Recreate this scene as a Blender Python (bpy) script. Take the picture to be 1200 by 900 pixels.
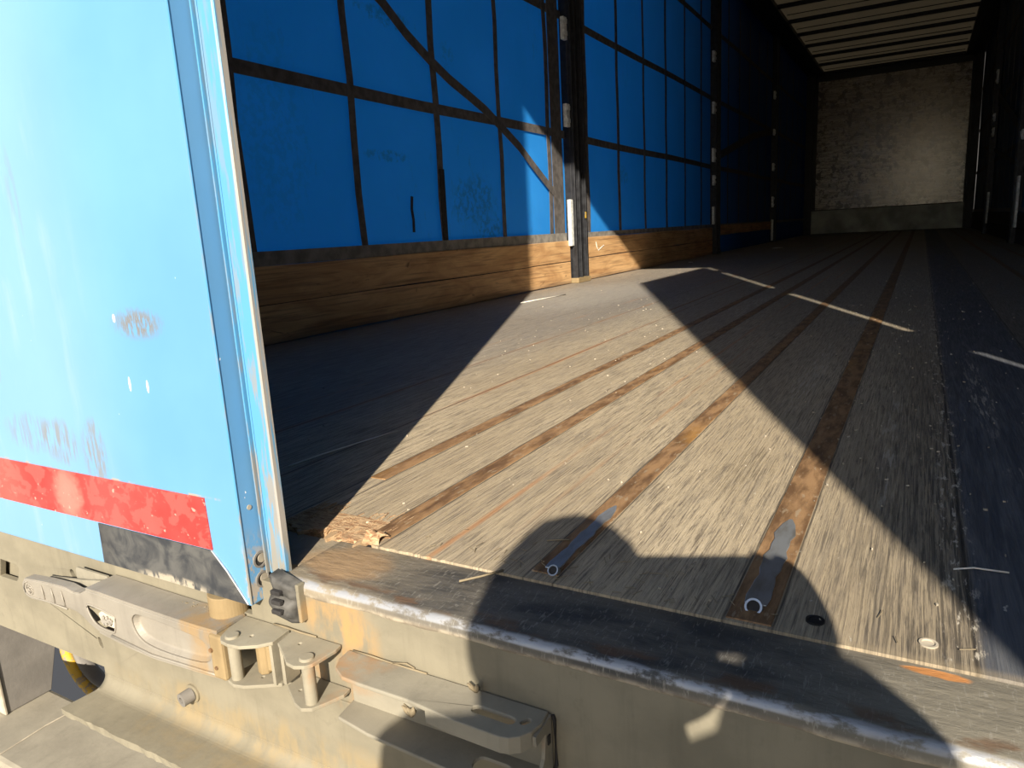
import bpy, bmesh, math, random
from mathutils import Vector, Matrix
random.seed(7)
for o in list(bpy.data.objects): bpy.data.objects.remove(o)
sc = bpy.context.scene
col = sc.collection

# ------------------------------------------------------------------ camera
CAM = Vector((.5198, -.5145, .3024)); YAW, PITCH, ROLL = -.5209, -.2069, -.0553; FPX = 837.3
fwd = Vector((math.sin(YAW)*math.cos(PITCH), math.cos(YAW)*math.cos(PITCH), math.sin(PITCH)))
rt = Vector((math.cos(YAW), -math.sin(YAW), 0)); up = rt.cross(fwd)
r2 = math.cos(ROLL)*rt + math.sin(ROLL)*up
u2 = -math.sin(ROLL)*rt + math.cos(ROLL)*up
cd = bpy.data.cameras.new('camera'); cam = bpy.data.objects.new('camera', cd); col.objects.link(cam)
M = Matrix((r2, u2, -fwd)).transposed().to_4x4(); M.translation = CAM
cam.matrix_world = M
cd.sensor_width = 36; cd.lens = 36*FPX/1200; cd.clip_start = .01; cd.clip_end = 500
sc.camera = cam

# ------------------------------------------------------------------ light
SUN_DIR = Vector((-.397*.888, .918*.888, -.46)).normalized()      # the way the light travels
sl = bpy.data.lights.new('sun', 'SUN'); sl.energy = 10.0; sl.angle = math.radians(.53); sl.color = (1, .925, .80)
so = bpy.data.objects.new('sun', sl); col.objects.link(so)
so.rotation_euler = SUN_DIR.to_track_quat('-Z', 'Y').to_euler()
w = bpy.data.worlds.new('sky'); sc.world = w; w.use_nodes = True
nt = w.node_tree; bg = nt.nodes['Background']; st = nt.nodes.new('ShaderNodeTexSky')
st.sky_type = 'NISHITA'; st.sun_disc = False; st.sun_elevation = math.radians(27.4)
# sun stands towards (+.397, -.918): compass rotation measured from +Y towards +X
st.sun_rotation = math.atan2(.397, -.918); st.air_density = 1.0; st.dust_density = 1.2
nt.links.new(st.outputs[0], bg.inputs[0]); bg.inputs[1].default_value = .165
vs = sc.view_settings; vs.view_transform = 'Standard'; vs.look = 'None'; vs.exposure = 0.0; vs.gamma = 1; vs.use_curve_mapping = False

# ------------------------------------------------------------------ helpers
def link(o): col.objects.link(o); return o
def mesh_obj(name, bm, mat=None, parent=None, bevel=0, smooth=False, seg=2, solid=0, subs=0, solid_off=-1):
    bmesh.ops.recalc_face_normals(bm, faces=bm.faces[:])
    me = bpy.data.meshes.new(name); bm.to_mesh(me); bm.free()
    o = link(bpy.data.objects.new(name, me))
    for m_ in (mat if isinstance(mat, (list, tuple)) else [mat]):
        if m_: me.materials.append(m_)
    if smooth:
        for p in me.polygons: p.use_smooth = True
    if solid:
        s = o.modifiers.new('solid', 'SOLIDIFY'); s.thickness = solid; s.offset = solid_off
    if bevel:
        b = o.modifiers.new('bevel', 'BEVEL'); b.width = bevel; b.segments = seg; b.limit_method = 'ANGLE'; b.angle_limit = .6; b.harden_normals = False
    if subs:
        s = o.modifiers.new('sub', 'SUBSURF'); s.levels = subs; s.render_levels = subs
    if parent: o.parent = parent
    return o
def tag(o, label=None, cat=None, group=None, kind=None):
    if label: o['label'] = label
    if cat: o['category'] = cat
    if group: o['group'] = group
    if kind: o['kind'] = kind
    return o
def empty(name, loc, label, cat, group=None):
    o = link(bpy.data.objects.new(name, None)); o.empty_display_size = .05; o.location = loc
    bpy.context.view_layer.update()
    return tag(o, label, cat, group)
def under(o, p):                       # parent while keeping world coordinates
    o.parent = p; o.matrix_parent_inverse = Matrix.Translation(p.location).inverted(); return o
def box(bm, x0, x1, y0, y1, z0, z1):
    vs_ = [bm.verts.new((x, y, z)) for x in (x0, x1) for y in (y0, y1) for z in (z0, z1)]
    for q in ((0,1,3,2),(4,6,7,5),(0,4,5,1),(2,3,7,6),(0,2,6,4),(1,5,7,3)): bm.faces.new([vs_[i] for i in q])
    return vs_
def bx(*a):
    bm = bmesh.new(); box(bm, *a); return bm
def tube(bm, a, b, r, n=24, r1=None, cap=True):
    a = Vector(a); b = Vector(b); d = (b-a); q = d.to_track_quat('Z', 'Y'); r1 = r if r1 is None else r1
    A = []; B = []
    for i in range(n):
        t = 2*math.pi*i/n; e = q @ Vector((math.cos(t), math.sin(t), 0))
        A.append(bm.verts.new(a+e*r)); B.append(bm.verts.new(b+e*r1))
    for i in range(n): bm.faces.new((A[i], A[(i+1) % n], B[(i+1) % n], B[i]))
    if cap: bm.faces.new(A[::-1]); bm.faces.new(B)
def pipe(bm, a, b, ro, ri, n=24):      # hollow pipe
    a = Vector(a); b = Vector(b); q = (b-a).to_track_quat('Z', 'Y'); rings = []
    for P, r in ((a, ro), (b, ro), (b, ri), (a, ri)):
        rings.append([bm.verts.new(P + q @ Vector((math.cos(2*math.pi*i/n)*r, math.sin(2*math.pi*i/n)*r, 0))) for i in range(n)])
    for k in range(4):
        A = rings[k]; B = rings[(k+1) % 4]
        for i in range(n): bm.faces.new((A[i], A[(i+1) % n], B[(i+1) % n], B[i]))
def sweep(bm, pts, r, n=10):           # round bar along points
    pts = [Vector(p) for p in pts]; rings = []
    for i, p in enumerate(pts):
        d = (pts[min(i+1, len(pts)-1)]-pts[max(i-1, 0)]).normalized(); q = d.to_track_quat('Z', 'Y')
        rr = r[i] if isinstance(r, (list, tuple)) else r
        rings.append([bm.verts.new(p + q @ Vector((math.cos(2*math.pi*k/n)*rr, math.sin(2*math.pi*k/n)*rr, 0))) for k in range(n)])
    for A, B in zip(rings, rings[1:]):
        for k in range(n): bm.faces.new((A[k], A[(k+1) % n], B[(k+1) % n], B[k]))
    bm.faces.new(rings[0][::-1]); bm.faces.new(rings[-1])
def plate(outer, holes, f, t0, t1, walls=True, back=True):
    """flat sheet with holes; f(u, v, t) -> world point; t0..t1 its thickness"""
    bm = bmesh.new(); loops0 = []; edges = []
    for lp in [outer]+holes:
        v = [bm.verts.new(f(a, b, t0)) for a, b in lp]
        e = [bm.edges.new((v[i], v[(i+1) % len(v)])) for i in range(len(v))]
        loops0.append(v); edges += e
    bmesh.ops.triangle_fill(bm, use_beauty=True, use_dissolve=False, edges=edges)
    faces = bm.faces[:]
    m = {}
    for i, lp in enumerate([outer]+holes):
        for v, (a, b) in zip(loops0[i], lp): m[v] = bm.verts.new(f(a, b, t1))
    if back:
        for fc in faces: bm.faces.new([m[v] for v in fc.verts][::-1])
    for v in loops0:
        for i in range(len(v)):
            a, b = v[i], v[(i+1) % len(v)]; bm.faces.new((a, b, m[b], m[a]))
    return bm
def arc(cx, cy, r, a0, a1, n=8):
    return [(cx+r*math.cos(math.radians(a0+(a1-a0)*i/n)), cy+r*math.sin(math.radians(a0+(a1-a0)*i/n))) for i in range(n+1)]
def slot(cx, cy, L, r, ang=0, n=8):    # stadium shaped loop
    p = arc(L/2, 0, r, -90, 90, n)+arc(-L/2, 0, r, 90, 270, n); c, s = math.cos(ang), math.sin(ang)
    return [(cx+x*c-y*s, cy+x*s+y*c) for x, y in p]
def circ(cx, cy, r, n=20): return [(cx+r*math.cos(2*math.pi*i/n), cy+r*math.sin(2*math.pi*i/n)) for i in range(n)]
def rrect(x0, x1, y0, y1, r, n=4):
    return arc(x1-r, y0+r, r, -90, 0, n)+arc(x1-r, y1-r, r, 0, 90, n)+arc(x0+r, y1-r, r, 90, 180, n)+arc(x0+r, y0+r, r, 180, 270, n)
FXZ = lambda a, b, t: (a, t, b)
FXY = lambda a, b, t: (a, b, t)
FYZ = lambda a, b, t: (t, a, b)
def extr_x(prof, x0, x1, n=1):         # closed profile of (y, z) pulled along x
    bm = bmesh.new(); rings = []
    for k in range(n+1):
        x = x0+(x1-x0)*k/n; rings.append([bm.verts.new((x, y, z)) for y, z in prof])
    for A, B in zip(rings, rings[1:]):
        for i in range(len(A)): bm.faces.new((A[i], A[(i+1) % len(A)], B[(i+1) % len(A)], B[i]))
    bm.faces.new(rings[0]); bm.faces.new(rings[-1][::-1])
    return bm

# ------------------------------------------------------------------ material graph helper
class G:
    def __init__(s, name, rough=.7, metal=0., spec=.5):
        s.m = bpy.data.materials.new(name); s.m.use_nodes = True; s.n = s.m.node_tree.nodes; s.l = s.m.node_tree.links
        s.b = s.n['Principled BSDF']; s.b.inputs['Roughness'].default_value = rough; s.b.inputs['Metallic'].default_value = metal
        s.b.inputs['Specular IOR Level'].default_value = spec
        s.tc = s.n.new('ShaderNodeTexCoord').outputs['Object']
        sp = s.n.new('ShaderNodeSeparateXYZ'); s.l.new(s.tc, sp.inputs[0]); s.x, s.y, s.z = sp.outputs
    def set(s, inp, v):
        if isinstance(v, bpy.types.NodeSocket): s.l.new(v, inp)
        elif isinstance(v, (tuple, list)) and len(v) == 3 and inp.type == 'RGBA': inp.default_value = (*v, 1)
        else: inp.default_value = v
    def math(s, op, a, b=0., c=0., clamp=False):
        n = s.n.new('ShaderNodeMath'); n.operation = op; n.use_clamp = clamp
        for i, v in enumerate((a, b, c)): s.set(n.inputs[i], v)
        return n.outputs[0]
    def noise(s, scale, detail=4, rough=.55, dist=0., off=(0, 0, 0), src=None):
        mp = s.n.new('ShaderNodeMapping'); s.l.new(src or s.tc, mp.inputs[0])
        mp.inputs['Scale'].default_value = scale if isinstance(scale, tuple) else (scale,)*3; mp.inputs['Location'].default_value = off
        n = s.n.new('ShaderNodeTexNoise'); n.inputs['Scale'].default_value = 1; n.inputs['Detail'].default_value = detail
        n.inputs['Roughness'].default_value = rough; n.inputs['Distortion'].default_value = dist; s.l.new(mp.outputs[0], n.inputs['Vector'])
        return n.outputs['Fac']
    def ramp(s, v, a, b, c0=0., c1=1.):
        n = s.n.new('ShaderNodeMapRange'); n.interpolation_type = 'SMOOTHSTEP'; s.set(n.inputs[0], v)
        for i, q in enumerate((a, b, c0, c1)): n.inputs[i+1].default_value = q
        return n.outputs[0]
    def mix(s, f, a, b, mode='MIX'):
        n = s.n.new('ShaderNodeMix'); n.data_type = 'RGBA'; n.blend_type = mode; n.clamp_factor = True
        s.set(n.inputs[0], f); s.set(n.inputs[6], a); s.set(n.inputs[7], b); return n.outputs[2]
    def band(s, v, lo, hi, e=.001):    # 1 inside lo..hi
        return s.math('MULTIPLY', s.ramp(v, lo-e, lo+e), s.ramp(v, hi-e, hi+e, 1., 0.))
    def mul(s, a, b): return s.math('MULTIPLY', a, b)
    def mx(s, a, b): return s.math('MAXIMUM', a, b)
    def blob(s, cx, cy, cz, rx, ry, rz, soft=.5, wob=None, amt=.5):
        d = None
        for v, c_, r in ((s.x, cx, rx), (s.y, cy, ry), (s.z, cz, rz)):
            if r is None: continue
            q = s.math('DIVIDE', s.math('SUBTRACT', v, c_), r); q = s.mul(q, q); d = q if d is None else s.math('ADD', d, q)
        if wob is not None: d = s.math('ADD', d, s.mul(s.math('SUBTRACT', wob, .5), amt*4))
        return s.ramp(d, 1-soft, 1+soft, 1., 0.)
    def color(s, c): s.set(s.b.inputs['Base Color'], c)
    def rough(s, v): s.set(s.b.inputs['Roughness'], v)
    def bump(s, h, st=.3, d=.01):
        n = s.n.new('ShaderNodeBump'); n.inputs['Strength'].default_value = st; n.inputs['Distance'].default_value = d
        s.l.new(h, n.inputs['Height']); s.l.new(n.outputs[0], s.b.inputs['Normal'])
    def translucent(s, c, f):
        t = s.n.new('ShaderNodeBsdfTranslucent'); s.set(t.inputs[0], c); mx_ = s.n.new('ShaderNodeMixShader'); mx_.inputs[0].default_value = f
        s.l.new(s.b.outputs[0], mx_.inputs[1]); s.l.new(t.outputs[0], mx_.inputs[2])
        out = s.n['Material Output']; s.l.new(mx_.outputs[0], out.inputs[0])

def simple(name, c, rough=.7, metal=0., var=.25, scale=40, spec=.4):
    g = G(name, rough, metal, spec); f = g.noise(scale, 4)
    g.color(g.mix(g.ramp(f, .3, .7), tuple(v*(1-var) for v in c), tuple(min(1, v*(1+var)) for v in c))); g.bump(f, .15, .002); return g.m

# ---- floor: weathered plywood deck, grain along the trailer
SEAMS = [(-.093,.002),(-.065,.002),(.029,.002),(.059,.002),(.2245,.0018),(.254,.0018),(.4015,.0018),(.4385,.0018),(-1.02,.0015),(-.84,.002),(-.61,.0015),(-.398,.003),(-.215,.003),(.569,.003),(.726,.003),(.93,.002),(1.08,.002)]
def floor_mat():
    g = G('weathered_deck', .62, 0, .45)
    g1 = g.noise((520, 13, 1), 6, .72, .5); g2 = g.noise((95, 7, 1), 6, .65, 1.2); g3 = g.noise((5, 1.6, 1), 4); g4 = g.noise((900, 90, 1), 3, .6)
    tan = g.mix(g.ramp(g3, .3, .7), (.40, .315, .205), (.53, .43, .29))
    c = g.mix(g.ramp(g2, .42, .75), tan, (.30, .245, .175))
    c = g.mix(g.mul(g.ramp(g1, .50, .62), .8), c, (.13, .105, .078)); c = g.mix(g.mul(g.mul(g.ramp(g.noise((330, 20, 1), 6, .75, 1.), .54, .60), g.ramp(g3, .35, .6)), .6), c, (.09, .07, .05))
    c = g.mix(g.mul(g.ramp(g1, .45, .30), .5), c, (.74, .61, .42))
    c = g.mix(g.mul(g.ramp(g4, .55, .7), .35), c, (.10, .08, .06))
    # open grain towards the rear right, with the shade there put into the colour
    op = g.mul(g.ramp(g.x, .40, .60), g.ramp(g.y, 2.4, .2, 0., 1.))
    c = g.mix(g.mul(op, .42), c, (.07, .062, .052)); c = g.mix(g.mul(g.mul(op, g.ramp(g.noise((330, 9, 1), 5, .65, .6), .47, .56)), .75), c, (.035, .031, .027))
    # deck darker further in and at the right
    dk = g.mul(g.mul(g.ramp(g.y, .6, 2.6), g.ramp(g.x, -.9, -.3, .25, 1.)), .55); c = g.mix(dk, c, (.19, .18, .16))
    c = g.mix(g.mul(g.ramp(g.x, .56, .60), .55), c, (.07, .068, .066))
    # smooth navy-grey coated strip
    st_ = g.band(g.x, .572, .722, .004); c = g.mix(g.mul(st_, .9), c, g.mix(g.ramp(g2, .4, .65), (.060, .066, .080), (.12, .125, .135)))
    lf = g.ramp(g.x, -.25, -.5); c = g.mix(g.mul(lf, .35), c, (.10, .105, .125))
    # pale worn patch near the first post, knots
    c = g.mix(g.mul(g.blob(-.85, 2.6, 0, .28, .7, None, .8, g3, .6), .35), c, (.42, .39, .34))
    c = g.mix(g.mul(g.mul(g.blob(.345, .36, 0, .03, .09, None, .9, g2, 1.2), g.ramp(g1, .4, .6)), .5), c, (.15, .115, .07))
    # orange rubbed fibre lines
    for xs, ww in ((-.398, .006), (-.215, .006), (-.52, .004), (.12, .0035), (.17, .003)):
        ln = g.mul(g.band(g.math('ADD', g.x, g.mul(g.math('SUBTRACT', g3, .5), .01)), xs-ww, xs+ww, .003), g.ramp(g.noise((6, 1.3, 1), 3, off=(xs*9, 0, 0)), .42, .6))
        c = g.mix(g.mul(ln, .75), c, (.42, .20, .085))
    wob = g.math('ADD', g.x, g.mul(g.math('SUBTRACT', g.noise((30, 9, 1), 3), .5), .004))
    hgt = g1
    for xs, ww in SEAMS:
        s_ = g.band(wob, xs-ww/2, xs+ww/2, .001); c = g.mix(g.mul(s_, .8), c, (.02, .017, .015))
    # chips of bare pale wood along the seam by the navy strip, pale scrapes
    ch = g.mul(g.band(g.x, .553, .575, .007), g.ramp(g.noise((120, 28, 1), 4, .7), .55, .62)); c = g.mix(g.mul(ch, .85), c, (.60, .53, .42))
    for (cx, cy, rx, ry) in ((.35, 1.0, .02, .3), (.50, .55, .012, .25), (.62, .9, .015, .3), (.66, .45, .05, .02), (.0, 2.2, .03, .3), (.56, 1.55, .008, .12)):
        sc_ = g.mul(g.blob(cx, cy, 0, rx, ry, None, .6, g2, .7), g.ramp(g.noise((200, 14, 1), 4, .7), .5, .6)); c = g.mix(g.mul(sc_, .6), c, (.55, .49, .40))
    sp = g.mul(g.ramp(g.noise((95, 45, 1), 3, .6, off=(3, 5, 0)), .70, .74), g.ramp(g.noise((3, 2, 1), 2), .4, .6)); c = g.mix(g.mul(sp, .8), c, (.60, .55, .46))
    # crumbling orange wood where the deck has rotted at its rear left corner
    rot = g.blob(-.02, .015, 0, .075, .035, None, .5, g2, .6); c = g.mix(g.mul(rot, .85), c, g.mix(g.ramp(g1, .4, .6), (.36, .20, .09), (.52, .35, .19)))
    ed = g.mul(g.ramp(g.y, .012, .002), g.ramp(g.x, .30, .9, 0.3, .8)); c = g.mix(g.mul(ed, .6), c, (.45, .35, .22))
    g.color(c); g.rough(g.ramp(g1, .3, .7, .42, .72)); g.bump(g.math('ADD', g1, g.mul(g2, .8)), .55, .0022); return g.m
M_FLOOR = floor_mat()

def rust_mat():
    g = G('rusty_steel_strip', .6, .25, .4); a = g.noise((60, 14, 60), 6, .65); b = g.noise((9, 3, 9), 4)
    c = g.mix(g.ramp(a, .35, .65), (.15, .082, .040), (.38, .225, .11)); c = g.mix(g.mul(g.ramp(b, .55, .75), .8), c, (.50, .26, .07))
    c = g.mix(g.mul(g.ramp(g.noise((140, 40, 1), 3), .6, .68), .6), c, (.42, .33, .22))
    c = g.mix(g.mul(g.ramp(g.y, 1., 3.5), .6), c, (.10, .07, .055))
    g.color(c); g.bump(a, .4, .002); return g.m
M_RUST = rust_mat()
def patch_mat():
    g = G('grey_ground_steel', .38, .75, .5); a = g.noise((70, 20, 60), 5); c = g.mix(g.ramp(a, .4, .7), (.52, .54, .56), (.36, .34, .31))
    g.color(c); g.bump(a, .2, .001); return g.m
M_PATCH = patch_mat()
def tarp_mat(name, k=1., tr=.25):
    g = G(name, .5, 0, .35); n = g.noise((1, 3, 3), 5); s_ = g.noise((1, 26, 9), 5, .7); p = g.noise((1, 1.2, 1.2), 3)
    c = g.mix(g.ramp(n, .35, .7), (.045*k, .37*k, .84*k), (.06*k, .44*k, .95*k))
    c = g.mix(g.mul(g.mul(g.ramp(s_, .58, .68), g.ramp(p, .45, .6)), .4), c, (.08, .12, .16))
    # grimy dark smears and a torn mark low on the near curtain
    for (cy, cz, ry, rz, am) in ((2.35, .46, .18, .10, .5), (2.5, .33, .14, .05, .55), (1.8, 1.12, .16, .03, .5), (2.2, 1.05, .05, .05, .3), (1.75, .62, .12, .02, .5), (1.2, .65, .14, .3, .18), (4.3, .65, .08, .06, .35)):
        b = g.mul(g.blob(0, cy, cz, None, ry, rz, .6, s_, .8), g.ramp(g.noise((1, 40, 40), 4, .7), .42, .6)); c = g.mix(g.mul(b, min(1, am*1.6)), c, (.05, .065, .075))
    g.color(c); g.bump(g.noise((1, 2.2, 2.2), 3), .25, .03)
    far_shade = g.ramp(g.y, 3.4, 8.5)  # dimming of the deep interior put into curtain colour and translucency
    g.color(g.mix(g.mul(far_shade, .85), c, (.05*k, .075*k, .125*k)))
    g.translucent(g.mix(far_shade, (.09, .60, 1.), (.012, .035, .10)), tr); return g.m
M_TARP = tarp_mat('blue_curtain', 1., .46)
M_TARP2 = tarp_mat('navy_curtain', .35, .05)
M_STRAP = simple('grey_webbing', (.10, .088, .080), .85, 0, .3, 30)
M_HEM = simple('dusty_hem', (.22, .20, .17), .85, 0, .3, 20)
def board_mat():
    g = G('varnished_side_board', .55, 0, .4); a = g.noise((60, 3.2, 95), 6, .6, .5); b = g.noise((3, 2.2, 9), 4, .6, 1.5); kn = g.noise((5, 6, 16), 2, .5, 2)
    c = g.mix(g.ramp(b, .3, .7), (.48, .26, .11), (.70, .43, .20)); c = g.mix(g.mul(g.ramp(a, .5, .66), .5), c, (.18, .09, .04)); c = g.mix(g.mul(g.ramp(g.noise((9, 1.6, 60), 5, .6, .5), .52, .66), .4), c, (.13, .075, .04))
    c = g.mix(g.mul(g.ramp(kn, .68, .76), .7), c, (.09, .045, .02)); c = g.mix(g.mul(g.ramp(g.z, .04, .0), .5), c, (.12, .10, .08))
    g.color(c); g.bump(a, .3, .002); return g.m
M_BOARD = board_mat()
M_BLACK = simple('black_painted_steel', (.022, .022, .024), .45, .2, .4, 30)
M_WHITE = simple('pale_galvanised_steel', (.74, .74, .68), .5, .1, .2, 50)
def roof_mat():
    g = G('translucent_roof_sheet', .6, 0, .2); c = g.mix(g.ramp(g.noise((2, 1, 1), 4), .35, .7), (.40, .33, .20), (.52, .44, .29)); g.color(c); g.translucent((.55, .50, .40), .20); return g.m
M_ROOF = roof_mat()
def bulkhead_mat():
    g = G('scuffed_plywood_bulkhead', .24, 0, 1.); g.b.inputs['Coat Weight'].default_value = .6; g.b.inputs['Coat Roughness'].default_value = .22; a = g.noise((3.2, 1, 26), 6, .68, .3); b = g.noise((.8, 1, 1), 4); d = g.noise((9, 1, 9), 5, .7); f_ = g.noise((14, 1, 60), 4, .7)
    c = g.mix(g.ramp(a, .36, .64), (.88, .84, .74), (.36, .33, .28)); c = g.mix(g.mul(g.ramp(d, .52, .57), .9), c, (.10, .085, .07)); c = g.mix(g.mul(g.ramp(f_, .54, .60), .75), c, (.09, .075, .06))
    c = g.mix(g.mul(g.ramp(b, .5, .65), .4), c, (.85, .80, .68))
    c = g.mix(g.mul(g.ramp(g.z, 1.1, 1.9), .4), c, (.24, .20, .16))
    c = g.mix(g.mul(g.blob(.55, 0, 1.3, .5, None, .45, .5, d, .4), .4), c, (.62, .45, .26))
    c = g.mix(g.mul(g.blob(.35, 0, .75, .7, None, .3, .5, d, .5), .45), c, (.92, .88, .76))  # warm and pale blobs paint the pool of reflected light on the panel
    g.color(c); return g.m
M_BULK = bulkhead_mat()
M_KICK = simple('dull_metal_kick_plate', (.30, .31, .27), .5, .5, .35, 4)

def dusty_mat(name, base=(.42, .375, .285), stains=()):
    g = G(name, .75, .05, .35); a = g.noise((14, 14, 20), 6, .6); b = g.noise((90, 90, 60), 4, .6); v = g.noise((60, 20, 5), 5, .65)
    c = g.mix(g.ramp(a, .3, .7), tuple(q*.86 for q in base), tuple(q*1.1 for q in base))
    c = g.mix(g.mul(g.ramp(v, .5, .75), .35), c, tuple(q*.62 for q in base)); c = g.mix(g.mul(g.ramp(b, .6, .72), .35), c, tuple(q*.75 for q in base))
    for (cx, cz, rx, rz, cc, am) in stains:
        c = g.mix(g.mul(g.mul(g.blob(cx, 0, cz, rx*1.2, None, rz*1.2, 1., a, 1.1), g.ramp(g.noise((40, 40, 16), 5, .65), .38, .62)), am), c, cc)
    g.color(c); g.bump(g.math('ADD', a, g.mul(b, .5)), .25, .003); return g
def beam_mat():
    OR = (.38, .235, .095)
    g = dusty_mat('dusty_beam_paint', (.215, .188, .132), ((.075, -.035, .03, .018, OR, .75), (.10, -.05, .02, .03, OR, .6), (-.35, -.03, .06, .02, (.22, .20, .15), .4), (.09, -.09, .05, .02, (.36, .20, .08), .7), (.0, -.19, .2, .02, (.30, .22, .11), .6)))
    # metal rubbed bare along the top edge of the sill; the dark middle of its top is painted shadow
    return g.m
M_BEAM = beam_mat()
def sill_mat():
    g = G('worn_steel_sill', .5, .25, .5); a = g.noise((50, 120, 50), 5, .65); b = g.noise((12, 30, 12), 5, .6); f_ = g.noise((300, 60, 60), 4, .6, 1.5)
    c = g.mix(g.ramp(b, .35, .65), (.055, .052, .048), (.15, .132, .105))
    c = g.mix(g.mul(g.ramp(g.x, .42, .56), .55), c, (.34, .30, .22)); c = g.mix(g.mul(g.ramp(g.x, .17, .05), .55), c, (.36, .29, .19))  # paler sunlit ends, dark middle: the photographer's shadow put into the colour
    c = g.mix(g.mul(g.ramp(f_, .55, .68), .45), c, (.38, .35, .29))
    rs = g.mul(g.band(g.y, -.079, -.064, .005), g.ramp(g.noise((22, 40, 1), 4), .48, .6)); c = g.mix(g.mul(rs, .7), c, (.15, .08, .04))
    c = g.mix(g.mul(g.blob(.545, -.008, 0, .020, .0045, None, .4, a, .6), .95), c, (.72, .30, .09))
    c = g.mix(g.mul(g.blob(.05, -.035, 0, .05, .03, None, .6, b, .6), .5), c, (.46, .27, .12))
    # bright rubbed edge
    ed = g.mul(g.band(g.math('ADD', g.y, g.mul(g.math('SUBTRACT', b, .5), .008)), -.0875, -.0800, .0018), g.mul(g.ramp(a, .38, .55), g.ramp(g.z, -.0085, -.0065))); c = g.mix(g.mul(ed, .9), c, (.40, .40, .41))
    lo = g.mul(g.ramp(g.z, -.0095, -.0125), g.ramp(g.z, -.019, -.015)); c = g.mix(g.mul(g.ramp(g.z, -.010, -.015), .9), c, g.mix(g.ramp(a, .4, .6), (.44, .37, .27), (.22, .18, .13)))
    g.color(c); g.set(g.b.inputs['Metallic'], g.mul(ed, .35)); g.rough(g.math('SUBTRACT', .62, g.mul(ed, .24))); g.bump(g.math('ADD', a, b), .5, .002); return g.m
M_SILL = sill_mat()
def door_mat():
    g = G('sky_blue_door_paint', .42, 0, .5); a = g.noise((30, 30, 5), 5, .6); b = g.noise((5, 5, 5), 4); sc_ = g.noise((220, 220, 45), 5, .7)
    c = g.mix(g.ramp(b, .3, .7), (.10, .255, .44), (.118, .285, .48)); c = g.mix(g.mul(g.ramp(g.x, -.11, -.30), .30), c, (.27, .38, .54))
    c = g.mix(g.mul(g.mul(g.ramp(a, .52, .70), g.ramp(g.x, -.15, -.3)), .35), c, (.28, .36, .50))
    sc2 = g.mul(g.blob(-.125, 0, .238, .034, None, .013, 1., sc_, 1.3), g.ramp(sc_, .42, .52)); c = g.mix(sc2, c, (.17, .14, .11))
    for (cx, cz, rx, rz, am) in ((-.300, .105, .035, .022, .7), (-.355, .11, .05, .02, .5), (-.40, .20, .006, .03, .6), (-.235, .10, .02, .03, .8), (-.30, .36, .01, .05, .3)):
        q = g.mul(g.blob(cx, 0, cz, rx, None, rz, .7, a, .8), g.ramp(g.noise((160, 160, 22), 4, .7), .42, .58)); c = g.mix(g.mul(q, am), c, (.19, .18, .165))
    ch = g.ramp(g.noise((150, 150, 80), 3, .5, off=(4, 0, 2)), .735, .75); c = g.mix(g.mul(ch, g.ramp(g.z, .35, .2)), c, (.8, .75, .7))
    for (cx, cz, rx, rz) in ((-.152, .178, .0016, .007), (-.124, .177, .0016, .006), (-.160, .243, .002, .004)):
        c = g.mix(g.blob(cx, 0, cz, rx, None, rz, .4), c, (.85, .82, .75))
    c = g.mix(g.mul(g.band(g.z, .0712, .0735, .0005), g.ramp(a, .5, .6)), c, (.30, .28, .24))
    # chipped lower corner of the edge profile
    cp = g.mul(g.mul(g.ramp(g.x, -.024, -.018), g.ramp(g.z, .05, .0)), g.ramp(g.noise((130, 130, 70), 4, .65), .46, .54)); c = g.mix(cp, c, (.34, .30, .25))
    g.color(c); g.bump(b, .15, .01); return g.m
M_DOOR = door_mat()
def prof_mat():
    g = G('worn_blue_profile', .4, .1, .5); a = g.noise((200, 200, 9), 5, .6); b = g.noise((120, 120, 14), 4, .6, off=(3, 2, 1))
    c = g.mix(g.mul(g.ramp(b, .50, .60), g.ramp(g.z, .45, .0, .35, 1.)), (.095, .30, .50), (.27, .25, .22))
    c = g.mix(g.mul(g.band(g.x, .0085, .03, .0008), g.ramp(a, .35, .5)), c, (.36, .33, .29)); c = g.mix(g.ramp(g.z, .055, .0), c, g.mix(g.ramp(b, .42, .5), (.10, .28, .46), (.26, .24, .20)))
    g.color(c); return g.m
M_PROF = prof_mat()
def tape_mat():
    g = G('red_reflective_tape', .35, 0, .5); a = g.noise((35, 1, 45), 5, .6, .6); b = g.noise((12, 1, 12), 3)
    c = g.mix(g.ramp(b, .35, .65), (.42, .035, .03), (.50, .055, .048)); c = g.mix(g.mul(g.ramp(a, .50, .53), .4), c, (.50, .12, .10))
    c = g.mix(g.mul(g.blob(-.30, 0, .045, .022, None, .030, .9, a, 1.2), .6), c, (.27, .22, .17)); c = g.mix(g.mul(g.ramp(g.x, -.36, -.44), .3), c, (.52, .17, .13))
    c = g.mix(g.mul(g.ramp(g.noise((130, 1, 130), 3), .66, .70), .8), c, (.5, .3, .24))
    g.color(c); return g.m
M_TAPE = tape_mat()
def btape_mat():
    g = G('grimy_black_strip', .45, 0, .5); a = g.noise((30, 1, 34), 5, .6, .8); b = g.noise((90, 1, 40), 4, .6)
    c = g.mix(g.ramp(a, .35, .65), (.03, .032, .036), (.095, .092, .085)); c = g.mix(g.mul(g.ramp(g.x, -.21, -.255), .5), c, (.02, .02, .022))
    c = g.mix(g.mul(g.mul(g.ramp(b, .42, .52), g.blob(-.13, 0, -.030, .055, None, .008, .6, a, .6)), .9), c, (.38, .33, .25))
    g.color(c); return g.m
M_BTAPE = btape_mat()
def hand_mat():
    g = dusty_mat('bare_zinc_handle', (.27, .24, .195), ((-.06, -.075, .035, .06, (.33, .21, .09), .75),)); g.b.inputs['Metallic'].default_value = .15; g.rough(.55); return g.m
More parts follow.
